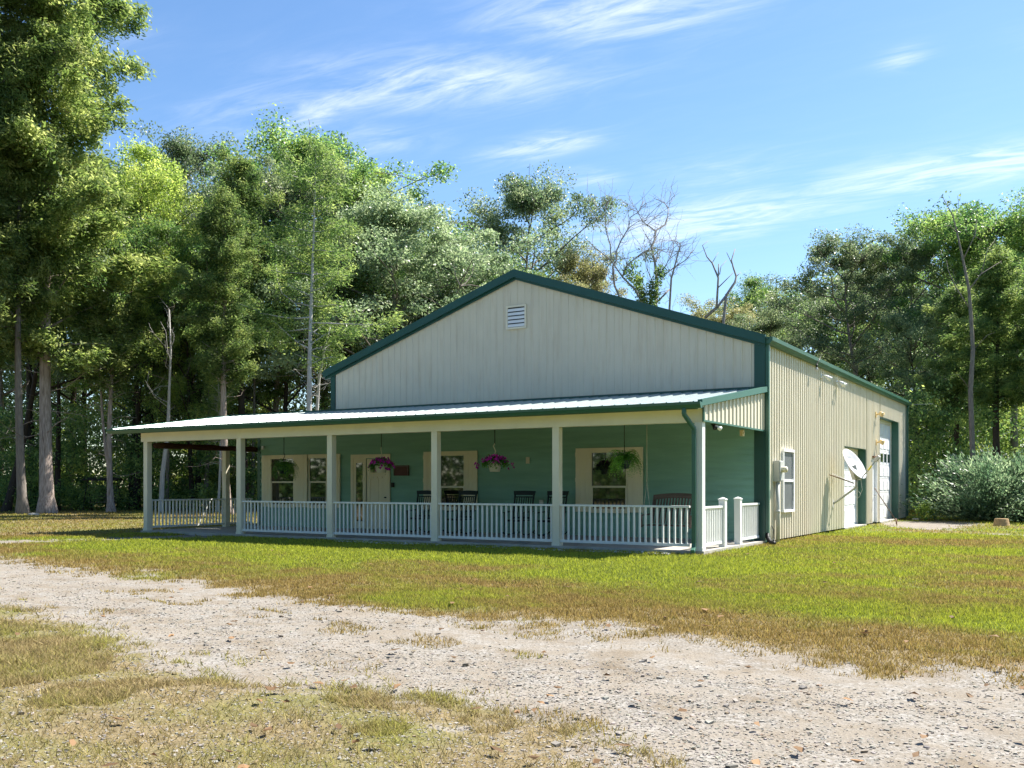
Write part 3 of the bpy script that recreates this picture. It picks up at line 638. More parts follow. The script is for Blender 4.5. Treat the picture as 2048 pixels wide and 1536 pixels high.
# ================================================================ things on and around the building
def build_things():
    yw = D-.042
    # rocking chairs
    def rocker(loc, rz, label):
        t = empty('rocking_chair', loc, rz, label, 'rocking chair', 'dark rocking chairs along the porch wall')
        b = lambda m_, n: m_.build(n, M['dark'], t)
        b(MB().box(-.26, .26, -.24, .22, .40, .43).box(-.27, .27, -.27, -.24, .385, .435), 'seat')
        bk = MB(); lean = lambda z: .22+(z-.42)*.22
        for sx in (-1, 1): bk.bar((sx*.27, lean(.42), .42), (sx*.285, lean(1.18), 1.18), .045, .03, (1, 0, 0))
        bk.add([(-.31, lean(1.08)-.015, 1.08), (.31, lean(1.08)-.015, 1.08), (.33, lean(1.19)-.015, 1.19), (0, lean(1.2)-.015, 1.20), (-.33, lean(1.19)-.015, 1.19),
                (-.31, lean(1.08)+.015, 1.08), (.31, lean(1.08)+.015, 1.08), (.33, lean(1.19)+.015, 1.19), (0, lean(1.2)+.015, 1.20), (-.33, lean(1.19)+.015, 1.19)],
               [(0, 1, 2, 3, 4), (9, 8, 7, 6, 5), (0, 5, 6, 1), (1, 6, 7, 2), (2, 7, 8, 3), (3, 8, 9, 4), (4, 9, 5, 0)])
        for k in range(7): x = -.21+.07*k; bk.bar((x, lean(.46), .46), (x, lean(1.04), 1.04), .03, .014, (1, 0, 0))
        bk.bar((-.27, lean(1.03), 1.03), (.27, lean(1.03), 1.03), .02, .035); bk.bar((-.27, lean(.47), .47), (.27, lean(.47), .47), .02, .05)
        b(bk, 'backrest')
        for sx in (-1, 1):
            b(MB().bar((sx*.28, -.26, .62), (sx*.285, .28, .65), .08, .022), 'armrest')
            b(MB().tube([(sx*.26, -.42, .12), (sx*.26, -.25, .055), (sx*.26, 0, .025), (sx*.26, .25, .05), (sx*.26, .45, .12)], .02, 6), 'rocker')
            b(MB().bar((sx*.26, -.24, .06), (sx*.27, -.24, .62), .035, .035, (0, 1, 0)), 'leg'); b(MB().bar((sx*.26, .22, .05), (sx*.27, .24, .45), .035, .035, (0, 1, 0)), 'leg')
    for x, y, rz, l in ((-9.42, 3.10, .1, 'dark rocking chair between the front door plaque and the middle shuttered window'),
                        (-7.95, 2.95, -.06, 'dark rocking chair standing in front of the middle shuttered window'),
                        (-6.18, 3.10, .05, 'dark rocking chair just left of the wide porch post, below the bare wall'),
                        (-5.20, 3.10, -.05, 'dark rocking chair half hidden behind the porch post beside the right window')):
        rocker((x, y, .065), rz, l)
    # porch swing
    t = empty('porch_swing', (-1.52, 2.2, .065), -.04, 'brown wooden porch swing hanging on ropes at the right end of the porch', 'porch swing')
    s = MB()
    for k in range(9): s.box(-.60, .60, -.30+k*.062, -.30+k*.062+.045, .40, .42)
    s.build('seat', M['wood'], t)
    s = MB()
    for k in range(15): x = -.57+k*.076; s.bar((x, .26, .44), (x+.005, .44, 1.0+.06*math.sin(math.pi*(k+.5)/15)), .06, .016, (1, 0, 0))
    tp = [(x, .445, 1.05+.05*math.cos(x*2.4)) for x in (-.62, -.4, -.2, 0, .2, .4, .62)]
    for a, b in zip(tp[:-1], tp[1:]): s.bar(a, b, .03, .12)
    for sx in (-.61, .61): s.bar((sx, .25, .36), (sx, .45, 1.08), .05, .04, (1, 0, 0))
    s.build('backrest', M['wood'], t)
    for sx in (-1, 1):
        MB().bar((sx*.62, -.30, .64), (sx*.62, .34, .66), .07, .025).build('armrest', M['wood'], t)
        MB().bar((sx*.61, -.27, .36), (sx*.61, -.27, .63), .045, .045, (0, 1, 0)).build('arm_post', M['wood'], t)
        r = MB(); r.tube([(sx*.62, .05, 2.78), (sx*.62, .05, 1.40)], .008, 5); r.tube([(sx*.62, .05, 1.40), (sx*.62, -.24, .42)], .007, 5); r.tube([(sx*.62, .05, 1.40), (sx*.62, .30, .50)], .007, 5)
        r.build('rope', M['rope'], t)
    # hanging ferns and petunia baskets
    def hang(name, loc, drop, label, cat, kind, seed):
        t = empty(name, loc, seed*1.3, label, cat, 'hanging ferns' if kind == 'fern' else 'hanging petunia baskets')
        if kind != 'fern': t.scale = (1.22, 1.22, 1.22)
        top = (2.98-loc[2])/t.scale[2]; rr = np.random.default_rng(seed)
        rod = MB(); rod.tube([(0, 0, top), (0, 0, drop)], .009, 6); rod.build('hanging_rod', M['blackm'], t)
        hk = MB(); hk.tube([(0, 0, drop+.02), (.03, 0, drop-.04), (0, 0, drop-.10), (-.02, 0, drop-.14), (0, 0, drop-.18)], .009, 6)
        for k in range(3):
            a = k*2.09; hk.tube([(0, 0, drop-.18), (.14*math.cos(a), .14*math.sin(a), .0)], .004, 4)
        hk.build('hook', M['potw'] if kind != 'fern' else M['blackm'], t)
        MB().lathe([(.0, -.19), (.10, -.19), (.15, .0), (.16, .01), (.16, -.01), (.145, -.01)], 18).build('pot', M['potw'] if kind != 'fern' else M['dark'], t)
        C = []; U = []; Wd = []; Ln = []
        if kind == 'fern':
            for k in range(95):
                a = rr.random()*6.28; el = rr.uniform(.1, 1.25); v = np.array([math.cos(a)*math.cos(el), math.sin(a)*math.cos(el), math.sin(el)])
                p = np.array([0, 0, .02]); l = rr.uniform(.38, .66); n = 18; side = np.array([-math.sin(a), math.cos(a), 0])
                for i in range(n):
                    p = p+v*l/n; v = v+np.array([0, 0, -.17]); v /= np.linalg.norm(v)
                    ww = .05*math.sin(math.pi*(i+1.5)/(n+2))+.012
                    for sg in (-1, 1): C.append(p+side*sg*ww*.5); U.append(side*sg+v*.35); Ln.append(ww); Wd.append(.020)
        else:
            for k in range(900):
                a = rr.random()*6.28; q = rr.random()**.5*.26; C.append(np.array([math.cos(a)*q, math.sin(a)*q, .05+.08*rr.random()-q*q*2.2])+rr.normal(0, .02, 3)); U.append(rr.normal(0, 1, 3)); Ln.append(.045); Wd.append(.028)
        leaf_obj('fronds' if kind == 'fern' else 'leaves', np.array(C), np.array(U), np.array(Ln), np.array(Wd), M['fern'], t, rr)
        if kind != 'fern':
            fm = MB()
            def flower(c, nrm, r):
                nrm = Vector(nrm).normalized(); x = nrm.orthogonal().normalized(); y = nrm.cross(x); c = Vector(c)
                ring = [c+(x*math.cos(k*.6283)+y*math.sin(k*.6283))*r*(1 if k % 2 else .82)+nrm*.008 for k in range(10)]
                fm.add([c-nrm*.02]+ring, [(0, 1+k, 1+(k+1) % 10) for k in range(10)])
            for k in range(75):
                a = rr.random()*6.28; q = rr.random()**.5*.27; flower((math.cos(a)*q, math.sin(a)*q, .13-q*q*1.9+rr.normal(0, .02)), (math.cos(a)+rr.normal(0, .4), math.sin(a)+rr.normal(0, .4), .5), rr.uniform(.026, .036))
            for k in range(14):
                a = [2.9, .2, 5.9, 3.4][k % 4]+rr.normal(0, .3); q = rr.uniform(.28, .42); flower((math.cos(a)*q, math.sin(a)*q, -.02-rr.random()*.12), (math.cos(a), math.sin(a), .2), .03)
            fm.build('flowers', M['petal'], t)
    hang('hanging_fern', (-12.62, 1.0, 1.93), .36, 'bushy green fern hanging in front of the left shuttered window', 'fern', 'fern', 1)
    hang('flower_basket', (-9.12, 1.0, 1.97), .36, 'hanging basket of purple petunias in front of the front door', 'flower basket', 'flower', 2)
    hang('flower_basket', (-5.59, 1.0, 1.97), .36, 'hanging basket of purple petunias against the green wall right of the middle window', 'flower basket', 'flower', 3)
    hang('hanging_fern', (-2.14, 1.0, 1.97), .36, 'large fern hanging in front of the right shuttered window', 'fern', 'fern', 4)
    # plaque, outlets, small lamps
    p = empty('wall_plaque', (-10.86, yw-.01, 1.85), 0, 'reddish brown wooden plaque on the green wall right of the door', 'plaque')
    MB().box(-.29, .27, -.035, 0, -.15, .16).build('board', M['plaque'], p); MB().box(-.29, .27, -.045, -.036, .12, .16).box(.235, .27, -.045, -.036, -.15, .12).box(-.29, -.255, -.045, -.036, -.15, .12).build('frame', M['wood'], p)
    o = MB().box(-.055, .055, -.03, 0, -.09, .09).box(-.03, .03, -.038, -.03, -.05, .05).build('wall_switch_box', M['potw'], None, (-6.48, yw, 2.10), bevel=.004)
    tag(o, 'small cream box on the green wall between the baskets and the right window', 'wall box')
    o = MB().box(-.06, .06, -.03, 0, -.06, .06).build('outlet_cover', M['whited'], None, (-6.05, yw, .95), bevel=.004); tag(o, 'white outlet cover low on the green wall beside a rocking chair', 'outlet')
    o = MB().box(-.045, .045, -.05, 0, -.07, .07).box(-.02, .02, -.07, -.05, -.04, .0).build('door_keypad', M['blackm'], None, (-11.2, yw, 1.42)); tag(o, 'small black key box on the wall just right of the front door', 'key box')
    f = empty('porch_floodlight', (.02, .8, 2.70), 0, 'small twin floodlight under the ribbed end panel of the porch', 'floodlight')
    MB().box(-.05, .05, -.05, .05, -.02, .005).build('base', M['blackm'], f)
    for sy in (-1, 1): MB().tube([(0, sy*.03, -.03), (.05, sy*.11, -.06), (.09, sy*.17, -.09)], [.03, .038, .052], 10).build('lamp_head', M['whited'] if sy > 0 else M['blackm'], f)
    o = MB().box(-.05, .02, -.07, .07, -.07, .07).box(.02, .035, -.03, .03, -.035, .02).build('wall_sensor', M['tan'], None, (-.05, 3.0, 2.62)); tag(o, 'small square tan sensor box under the porch end panel by the corner', 'sensor')
    # electric meter
    e = empty('electric_meter', (.13, 5.02, 0), 0, 'grey electric meter box with conduit on the beige wall near the window', 'electric meter')
    MB().box(0, .17, -.20, .12, 1.50, 2.02).box(.17, .185, -.18, .10, 1.52, 2.0).build('meter_box', M['grey'], e, bevel=.008)
    m_ = MB(); pr = [(.075, 0), (.075, .10), (.065, .13), (0, .135)]; n = 16
    vs = [(.185+z, -.04+r*math.cos(6.2832*k/n), 1.80+r*math.sin(6.2832*k/n)) for r, z in pr for k in range(n)]
    m_.add(vs, [(i*n+k, i*n+(k+1) % n, (i+1)*n+(k+1) % n, (i+1)*n+k) for i in range(3) for k in range(n)], True); m_.build('meter_dial', M['potw'], e)
    MB().tube([(.09, -.08, 0), (.09, -.08, 1.50)], .05, 12).tube([(.09, -.08, .72), (.09, -.08, .80)], .06, 12).build('conduit', M['grey'], e)
    MB().tube([(.05, .07, .85), (.05, .07, 1.5)], .014, 8).box(.0, .08, .03, .12, .70, 1.12).build('cable_box', M['grey'], e)
    o = MB().tube([(.16, 4.62, .42), (.20, 4.66, .30), (.17, 4.70, .12), (.24, 4.62, .03), (.32, 4.55, .02), (.26, 4.70, .03)], .012, 6).build('ground_cable', M['blackm']); tag(o, 'loose black cable hanging at the foot of the meter conduit', 'cable')
    # lights on the side wall
    g = 'lamps along the side wall'
    L_ = empty('string_light', (.36, 8.55, 4.92), 0, 'single clear bulb in a black socket hanging from the side gutter', 'light bulb')
    MB().tube([(0, .25, .12), (-.02, .1, -.02), (-.05, 0, -.12), (-.05, -.02, -.17)], .012, 6).tube([(-.05, -.02, -.12), (-.05, -.02, -.21)], .028, 10).build('socket', M['blackm'], L_)
    MB().lathe([(.0, -.115), (.032, -.105), (.048, -.07), (.04, -.03), (.022, 0)], 12, (-.05, -.02, -.205)).build('bulb', M['dishw'], L_)
    for y, z, lb in ((9.75, 4.60, 'small white floodlight head high on the side wall nearest the hanging bulb'), (11.75, 4.60, 'white twin floodlight high on the side wall, farther from the hanging bulb')):
        f = empty('wall_floodlight', (.13, y, z), 0, lb, 'floodlight', g)
        MB().box(0, .03, -.06, .06, -.06, .06).build('base', M['whited'], f)
        for sy in ((-1, 1) if y > 10 else (1,)):
            MB().tube([(.03, 0, 0), (.10, sy*.06, .01), (.14, sy*.09, -.01), (.26, sy*.15, -.10)], [.015, .02, .04, .075], 12).build('lamp_head', M['whited'], f)
    for y, z, lb in ((18.12, 4.00, 'yellowed lamp bracket on the side wall beside the top of the tall garage door'), (18.20, 2.98, 'yellowed round lamp on the side wall below the other yellowed one')):
        f = empty('yellowed_lamp', (.13, y, z), 0, lb, 'wall lamp', g)
        MB().box(0, .04, -.08, .08, -.10, .10).build('base', M['tan'], f)
        MB().tube([(.03, 0, 0), (.12, 0, .02), (.16, -.02, .05), (.28, -.04, -.02)], [.02, .03, .07, .09], 12).build('lamp_head', M['tan'], f)
        MB().tube([(.02, -.03, -.05), (.03, -.04, -.3), (.02, -.02, -.42)], .009, 5).build('cable', M['grey'], f)
    # satellite dish
    d = empty('satellite_dish', (.13, 11.34, .85), 0, 'white satellite dish on a grey bent mast fixed to the side wall', 'satellite dish')
    MB().tube([(0, 0, 0), (.1, 0, .06), (.62, -.02, .45), (.68, -.02, .52), (.70, -.02, .80)], .032, 10).box(-.02, .01, -.10, .10, -.12, .12).build('mast', M['galv'], d)
    nrm = Vector((.815, -.24, .52)).normalized(); cc = Vector((.62, -.14, 1.18)); up = (Vector((0, 0, 1))-nrm*nrm.z).normalized(); sd = up.cross(nrm)
    m_ = MB(); rings = [(0, 0), (.25, .012), (.5, .045), (.75, .10), (.95, .16), (1, .175), (1.01, .165)]; n = 40; vs = []
    for r, h in rings:
        for k in range(n): a = 6.28318*k/n; vs.append(cc+sd*math.cos(a)*r*.46+up*math.sin(a)*r*.52+nrm*(h*.55-.05))
    m_.add(vs, [(i*n+k, i*n+(k+1) % n, (i+1)*n+(k+1) % n, (i+1)*n+k) for i in range(len(rings)-1) for k in range(n)], True)
    rf = m_.build('reflector', M['dishw'], d); so_ = rf.modifiers.new('thick', 'SOLIDIFY'); so_.thickness = .02; so_.offset = -1
    mk = MB()                                                           # a short grey line of unreadable lettering
    for k in range(9):
        c0 = cc+up*.30-sd*(.19-.036*k)+nrm*.012; hh = .016+.008*((k*7) % 3); mk.add([c0-sd*.013-up*hh, c0+sd*.013-up*hh, c0+sd*.013+up*hh*.6, c0-sd*.013+up*hh*.6], [(0, 1, 2, 3)])
    mk.build('lettering', M['grey'], rf)
    MB().bar(cc-nrm*.05, Vector((.68, -.02, .75)), .16, .16).build('bracket', M['galv'], d)
    b0 = cc-up*.50-nrm*.02; b1 = b0+nrm*.98*.8+up*.34*.8+sd*.05
    MB().tube([Vector((.70, -.02, .72)), b0, b1], .020, 8).build('feed_arm', M['galv'], d)
    MB().tube([b0+(b1-b0)*.42, b0+(b1-b0)*.62], .027, 8).build('arm_wrap', M['yellow'], d)
    MB().bar(b1-(b1-b0)*.16, b1+(b1-b0)*.05, .09, .08).tube([b1, b1-nrm*.14+up*.02], [.05, .035], 10).tube([b1, b1-Vector((0, .0, .14))], .01, 5).build('feed_horn', M['galv'], d)
    for dy, dz in ((-.45, .88), (-.02, .90)):
        MB().tube([(-.01, dy, dz), (.62, -.05, .62)], .014 if dy < -.1 else .018, 6).build('strut', M['rust'] if dy < -.1 else M['dishw'], d)
    lp = [(.72+.08*math.cos(a), -.02+.02*math.sin(a), .28+.10*math.sin(a)) for a in [k*.45 for k in range(15)]]
    MB().tube([b0, (.86, -.02, .42)]+lp, .006, 5).build('cable', M['grey'], d)
    # shovel
    s = empty('shovel', (.95, 17.3, 0), 0, 'rusty shovel leaning with its handle against the wall by the tall garage door', 'shovel')
    a = Vector((.0, 0, .20)); b = Vector((-.80, .55, 1.32))
    MB().tube([a, b], .018, 8).build('handle', M['wood'], s)
    m_ = MB(); prof = [(-.02, .05, 0), (-.10, .0, .0)]
    vs = []
    for z_, w_, q in ((.24, .03, .0), (.20, .11, .02), (.10, .12, .03), (.03, .08, .02), (.0, .02, .0)):
        for sx in (-1, 0, 1): vs.append((.02+q*(1-abs(sx))+(.2-z_)*.12, sx*w_, z_))
    m_.add(vs, [(i*3+k, i*3+k+1, i*3+k+4, i*3+k+3) for i in range(4) for k in range(2)], True); bl = m_.build('blade', M['rust'], s); q = bl.modifiers.new('thick', 'SOLIDIFY'); q.thickness = .006
    # stump
    x, y, _ = at(2003, 1052, 33.0); o = MB().lathe([(.30, -.05), (.25, .08), (.22, .24), (.21, .26), (0, .26)], 14).build('tree_stump', M['stump'], None, (x, y, 0)); tag(o, 'low sawn tree stump at the edge of the right lawn before the bush', 'stump')
    # canopy swing at the wood's edge
    x, y, _ = at(205, 1020, 53); t = empty('canopy_swing', (x, y, 0), .5, 'old canopied garden swing in the shade behind the forked cedar', 'garden swing')
    f = MB()
    for sx in (-.85, .85):
        f.tube([(sx, -.55, 0), (sx, 0, 1.7)], .03, 6).tube([(sx, .55, 0), (sx, 0, 1.7)], .03, 6)
    f.tube([(-.9, 0, 1.7), (.9, 0, 1.7)], .03, 6); f.build('frame', M['barkdark'], t)
    MB().add([(-1.0, -.6, 1.68), (1.0, -.6, 1.68), (1.0, 0, 1.85), (-1, 0, 1.85), (1, .6, 1.68), (-1, .6, 1.68)], [(0, 1, 2, 3), (3, 2, 4, 5)]).build('canopy', M['barkdark'], t)
    MB().box(-.7, .7, -.2, .22, .45, .5).build('seat', M['bark'], t); MB().box(-.7, .7, .22, .27, .5, .95).build('backrest', M['bark'], t)
    # old rocks by the drain corner
    for px, py, dd, s_ in ((68, 1036, 45, .38), (1832, 1040, 39, .22)):
        x, y, _ = at(px, py, dd); b = np.random.default_rng(px); v = CUBE*(.7+.4*b.random((8, 3)))*np.array([s_, s_*.8, s_*.4])
        o = MB().add(v, CF.tolist()).build('rock', M['concrete'], None, (x, y, .02)); sb = o.modifiers.new('sub', 'SUBSURF'); sb.levels = 2; sb.render_levels = 2
        tag(o, 'flat grey rock at the foot of the thin grey trunk on the left' if px < 99 else 'grey rock lying at the far corner of the building', 'rock')

# ================================================================ foliage
def leaf_mesh(name, C, U, L_, W_, r, upn=.55):
    """diamond leaves: centre C, direction U, length and width"""
    n = len(C); U = U/np.maximum(np.linalg.norm(U, axis=1, keepdims=True), 1e-6)
    nr = r.normal(0, 1, (n, 3)); nr[:, 2] += upn*2; V = np.cross(U, nr); V /= np.maximum(np.linalg.norm(V, axis=1, keepdims=True), 1e-6)
    L_ = np.broadcast_to(L_, (n,))[:, None]; W_ = np.broadcast_to(W_, (n,))[:, None]
    v = np.stack([C-U*L_*.5, C+V*W_*.5-U*L_*.05, C+U*L_*.5, C-V*W_*.5-U*L_*.05], 1).reshape(-1, 3)
    return np_mesh(name, v, np.arange(4*n).reshape(-1, 4))
def leaf_obj(name, C, U, L_, W_, mat, parent, r): return mesh_obj(name, leaf_mesh(name, C, U, L_, W_, r), mat, parent)
def clumps(cs, rad, per, r, flat=.7, droop=.25):
    k = len(cs); n = k*per; i = np.repeat(np.arange(k), per)
    d = r.normal(0, 1, (n, 3)); d /= np.linalg.norm(d, axis=1, keepdims=True)
    q = r.random(n)**.45; rr = rad[i]*(.75+.5*r.random(n)*0+.5*vnoise(d[:, 0]*2.2+i*3.1, d[:, 2]*2.2+d[:, 1]*1.7, 3))
    off = d*(q*rr)[:, None]; off[:, 2] *= flat
    U = r.normal(0, 1, (n, 3))+d*.8; U[:, 2] -= droop*2
    return cs[i]+off, U
def limb(mb, a, b, r0, r1, r, bend=.12, n=5, seg=5, tips=None):
    a = np.array(a, float); b = np.array(b, float); l = np.linalg.norm(b-a); k = r.normal(0, bend*l, 3); k2 = r.normal(0, bend*l*.4, 3)
    pts = []
    for i in range(seg+1):
        t = i/seg; pts.append(a+(b-a)*t+k*math.sin(math.pi*t)*.5+k2*math.sin(2*math.pi*t)*.5)
    mb.tube(pts, [r0+(r1-r0)*i/seg for i in range(seg+1)], n, False); return pts
def trunk(mb, H, r0, r, lean=.03, seg=10, n=9, flare=1.35, top=.06):
    k = r.normal(0, lean*H, 2); k2 = r.normal(0, lean*H*.5, 2); P = []
    for i in range(seg+1):
        t = i/seg; P.append(np.array([k[0]*t*t+k2[0]*math.sin(t*5), k[1]*t*t+k2[1]*math.sin(t*5), H*t]))
    P[0][:2] = 0
    pts = [P[0]-np.array([0, 0, .2]), P[0]+np.array([0, 0, .15]), P[0]+np.array([0, 0, .7])]+P[1:]
    rad = [r0*flare*1.1, r0*flare, r0*1.05]+[r0*(1-(1-top)*(i/seg)) for i in range(1, seg+1)]
    pts[2] = P[0]+(P[1]-P[0])*(.7/max(H/seg, .8)); mb.tube(pts, rad, n); return P
def on(P, t):
    f = t*(len(P)-1); i = min(int(f), len(P)-2); return P[i]+(P[i+1]-P[i])*(f-i)
def broad(seed, H=20, base=.35, rx=4.6, nl=20, per=420, leaf=.135, r0=.24, cr=1.15, lean=.02, flat=.72, openness=0):
    r = np.random.default_rng(seed); mb = MB(); P = trunk(mb, H*.86, r0, r, lean); cs = []; rad = []
    for i in range(nl):
        t = base+(.97-base)*((i+.5)/nl)**.9; s = on(P, min(t/.9, .99)); a = i*2.4+r.normal(0, .35)
        prof = math.sin(math.pi*min(1, ((t-base)/(1-base))*.78+.24))**.8                 # crown outline
        l = rx*prof*r.uniform(.62, 1.15); e = s+np.array([math.cos(a)*l, math.sin(a)*l, l*r.uniform(.35, .85)]); e[2] = min(e[2], H*r.uniform(.9, .99))
        rr = r0*.42*(1-t*.6); q = limb(mb, s, e, rr, .02, r)
        for j in range(8):
            b0 = q[r.integers(2, 6)]; d = r.normal(0, 1, 3); d[2] = abs(d[2])*.6; e2 = b0+d/np.linalg.norm(d)*l*r.uniform(.2, .5)
            limb(mb, b0, e2, rr*.35, .012, r, n=4, seg=3); cs.append(e2); rad.append(cr*r.uniform(.4, .85))
        cs.append(q[-1]); rad.append(cr*r.uniform(.6, .95))
    for k in range(4): cs.append(P[-1]+np.array([r.normal(0, .8), r.normal(0, .8), H*.14*r.uniform(.2, .8)])); rad.append(cr*.9)
    limb(mb, P[-1], P[-1]+np.array([0, 0, H*.12]), r0*.1, .01, r, n=4)
    if openness: keep = r.random(len(cs)) > openness; cs = [c for c, k in zip(cs, keep) if k]; rad = [c for c, k in zip(rad, keep) if k]
    C, U = clumps(np.array(cs), np.array(rad), per, r, flat)
    tm = bpy.data.meshes.new('trunk'); tm.from_pydata(mb.v, [], mb.f); tm.polygons.foreach_set('use_smooth', mb.sm)
    n = len(C); return tm, leaf_mesh('crown', C, U, leaf*(.6+.8*r.random(n)), leaf*.55*(.6+.8*r.random(n)), r), H
def conif(seed, H=20, base=.32, rx=3.2, nb=64, r0=.26, spray=.30, dens=1.0, lean=.015, dead=10, cone=.65, fork=False, ww=.07, face=False):
    r = np.random.default_rng(seed); mb = MB(); P = trunk(mb, H*.97, r0, r, lean, n=10, flare=1.5); C = []; U = []; ph = r.random(3)*6
    PP = [P]
    if fork:
        b0 = on(P, .16); Q = [b0+(np.array([-.9*r.uniform(.8, 1.1), .2, 0])*(t**.7)+np.array([0, 0, H*.55*t])) for t in np.linspace(0, 1, 7)]
        mb.tube(Q, [r0*.62*(1-.85*t) for t in np.linspace(0, 1, 7)], 8); PP.append(Q)
    for i in range(nb):
        t = base+(1-base)*((i+r.random())/nb); s = on(P, min(t, .985)); a = i*2.4+r.normal(0, .4); u = (t-base)/(1-base)
        if face and t < .82 and abs((a+math.pi/2+math.pi) % (2*math.pi)-math.pi) < .95: a += 2.0
        env = (1-cone*u**1.4)*min(1, .55+u*2.2)*(1-max(0, u-.9)*6)
        l = max(.35, rx*env*r.uniform(.5, 1.15)*(1+.28*math.sin(2*a+ph[0]+t*9)+.2*math.sin(3*a+ph[1]-t*17))); dz = l*r.uniform(-.12, .85); e = s+np.array([math.cos(a)*l, math.sin(a)*l, dz])
        q = limb(mb, s, e, .055*(1-u*.7), .012, r, .14, 4, 5)
        m = int(l*9*dens)+4
        for k in range(m):
            f = .22+.8*(k+r.random())/m; c = on(q, min(f, 1)); w = .35+.55*math.sin(math.pi*min(f, .9))
            n = int(30*dens); o = r.normal(0, 1, (n, 3))*np.array([.34, .34, .34])*w; o[:, 2] -= .08
            C.append(c+o); d = np.array([math.cos(a), math.sin(a), -.25]); U.append(d+r.normal(0, .75, (n, 3)))
    for k in range(dead):                                                   # bare dead twigs below the crown
        t = r.uniform(.12, base+.1); s = on(P, t); a = r.random()*6.28; l = r.uniform(.6, 2.4); e = s+np.array([math.cos(a)*l, math.sin(a)*l, l*r.uniform(-.2, .5)])
        q = limb(mb, s, e, .022, .006, r, .2, 4, 4)
        for j in range(3): b = q[r.integers(1, 5)]; limb(mb, b, b+r.normal(0, .4, 3), .008, .004, r, n=3, seg=2)
    C = np.vstack(C); U = np.vstack(U); n = len(C)
    tm = bpy.data.meshes.new('trunk'); tm.from_pydata(mb.v, [], mb.f); tm.polygons.foreach_set('use_smooth', mb.sm)
    return tm, leaf_mesh('crown', C, U, spray*(.5+.9*r.random(n)), ww*(.6+.8*r.random(n)), r, .6), H
def plant(proto, mats, name, px, d, top, label, cat, group=None, rz=0, wide=1.0, base_py=None, tilt=0, z=0.0):
    """stand a tree of a kind where the photo shows it: px of its foot, distance, row of its top"""
    tm, cm, H = proto; x, y, zt = at(px, top, d); s = (zt-z)/H
    t = empty(name, (x, y, z), rz, label, cat, group); t.scale = (s*wide, s*wide, s); t.rotation_euler = (0, tilt, rz)
    for nm, me, mt in (('trunk', tm, mats[0]), ('crown', cm, mats[1])):
        o = bpy.data.objects.new(nm, me); COL.objects.link(o); o.parent = t
        if not me.materials: me.materials.append(mt)
        o.material_slots[0].link = 'OBJECT'; o.material_slots[0].material = mt
    return t
def bare(name, paths, d, label, cat, scale=5.689, ox=1180, oy=380, mat='twig', group=None, seed=1, root=None, twigs=True, thick=1.0, off=(0, 0)):
    """a leafless tree: each limb given as points, with its own run in depth"""
    r = np.random.default_rng(seed); fx, fy = paths[0][0][0]
    base = at(ox+fx/scale, 0, d); t = empty(name, (base[0], base[1], 0), 0, label, cat, group); mb = MB(); B = np.array([base[0], base[1], 0]); depth = {}
    F3 = np.array([FV[0], FV[1], 0])
    for pts, r0, r1 in paths:
        dd = depth.get(pts[0], 0.0); st = r.normal(0, .2); Q = []; n = len(pts)
        for i, (x, y) in enumerate(pts):
            k = dd+st*i; depth.setdefault((x, y), k); Q.append(np.array(at(ox+x/scale, oy+y/scale, d+k))-B)
        if pts is paths[0][0]: Q = [np.array([Q[0][0]*.3, Q[0][1]*.3, -.2])]+Q; n += 1
        mb.tube(Q, [.62*thick*(r0+(r1-r0)*i/(n-1)) for i in range(n)], 6)
        if twigs:
            for i in range(1, n):
                for _ in range(4):
                    if Q[i][2] < 6: continue
                    b = Q[i]+(Q[i-1]-Q[i])*r.random(); e = b+(Q[i]-Q[i-1])/max(np.linalg.norm(Q[i]-Q[i-1]), .1)*r.uniform(.4, 1.5)+r.normal(0, .55, 3)
                    q = limb(mb, b, e, .018, .007, r, .2, 3, 3); limb(mb, q[2], q[2]+r.normal(0, .35, 3)+np.array([0, 0, .25]), .009, .005, r, n=3, seg=2)
    mb.build('trunk', M[mat], t); return t
def stuff_wood(name, n_cl, gen, per, leaf, mat, label, cat, seed, rad=(.9, 1.8), flat=.75):
    r = np.random.default_rng(seed); cs = gen(r, n_cl); C, U = clumps(cs, r.uniform(*rad, len(cs)), per, r, flat); n = len(C)
    k = C[:, 2] > .02; C = C[k]; U = U[k]; n = len(C)
    me = leaf_mesh(name, C, U, leaf*(.6+.8*r.random(n)), leaf*.6*(.6+.8*r.random(n)), r)
    return tag(mesh_obj(name, me, mat), label, cat, kind='stuff')
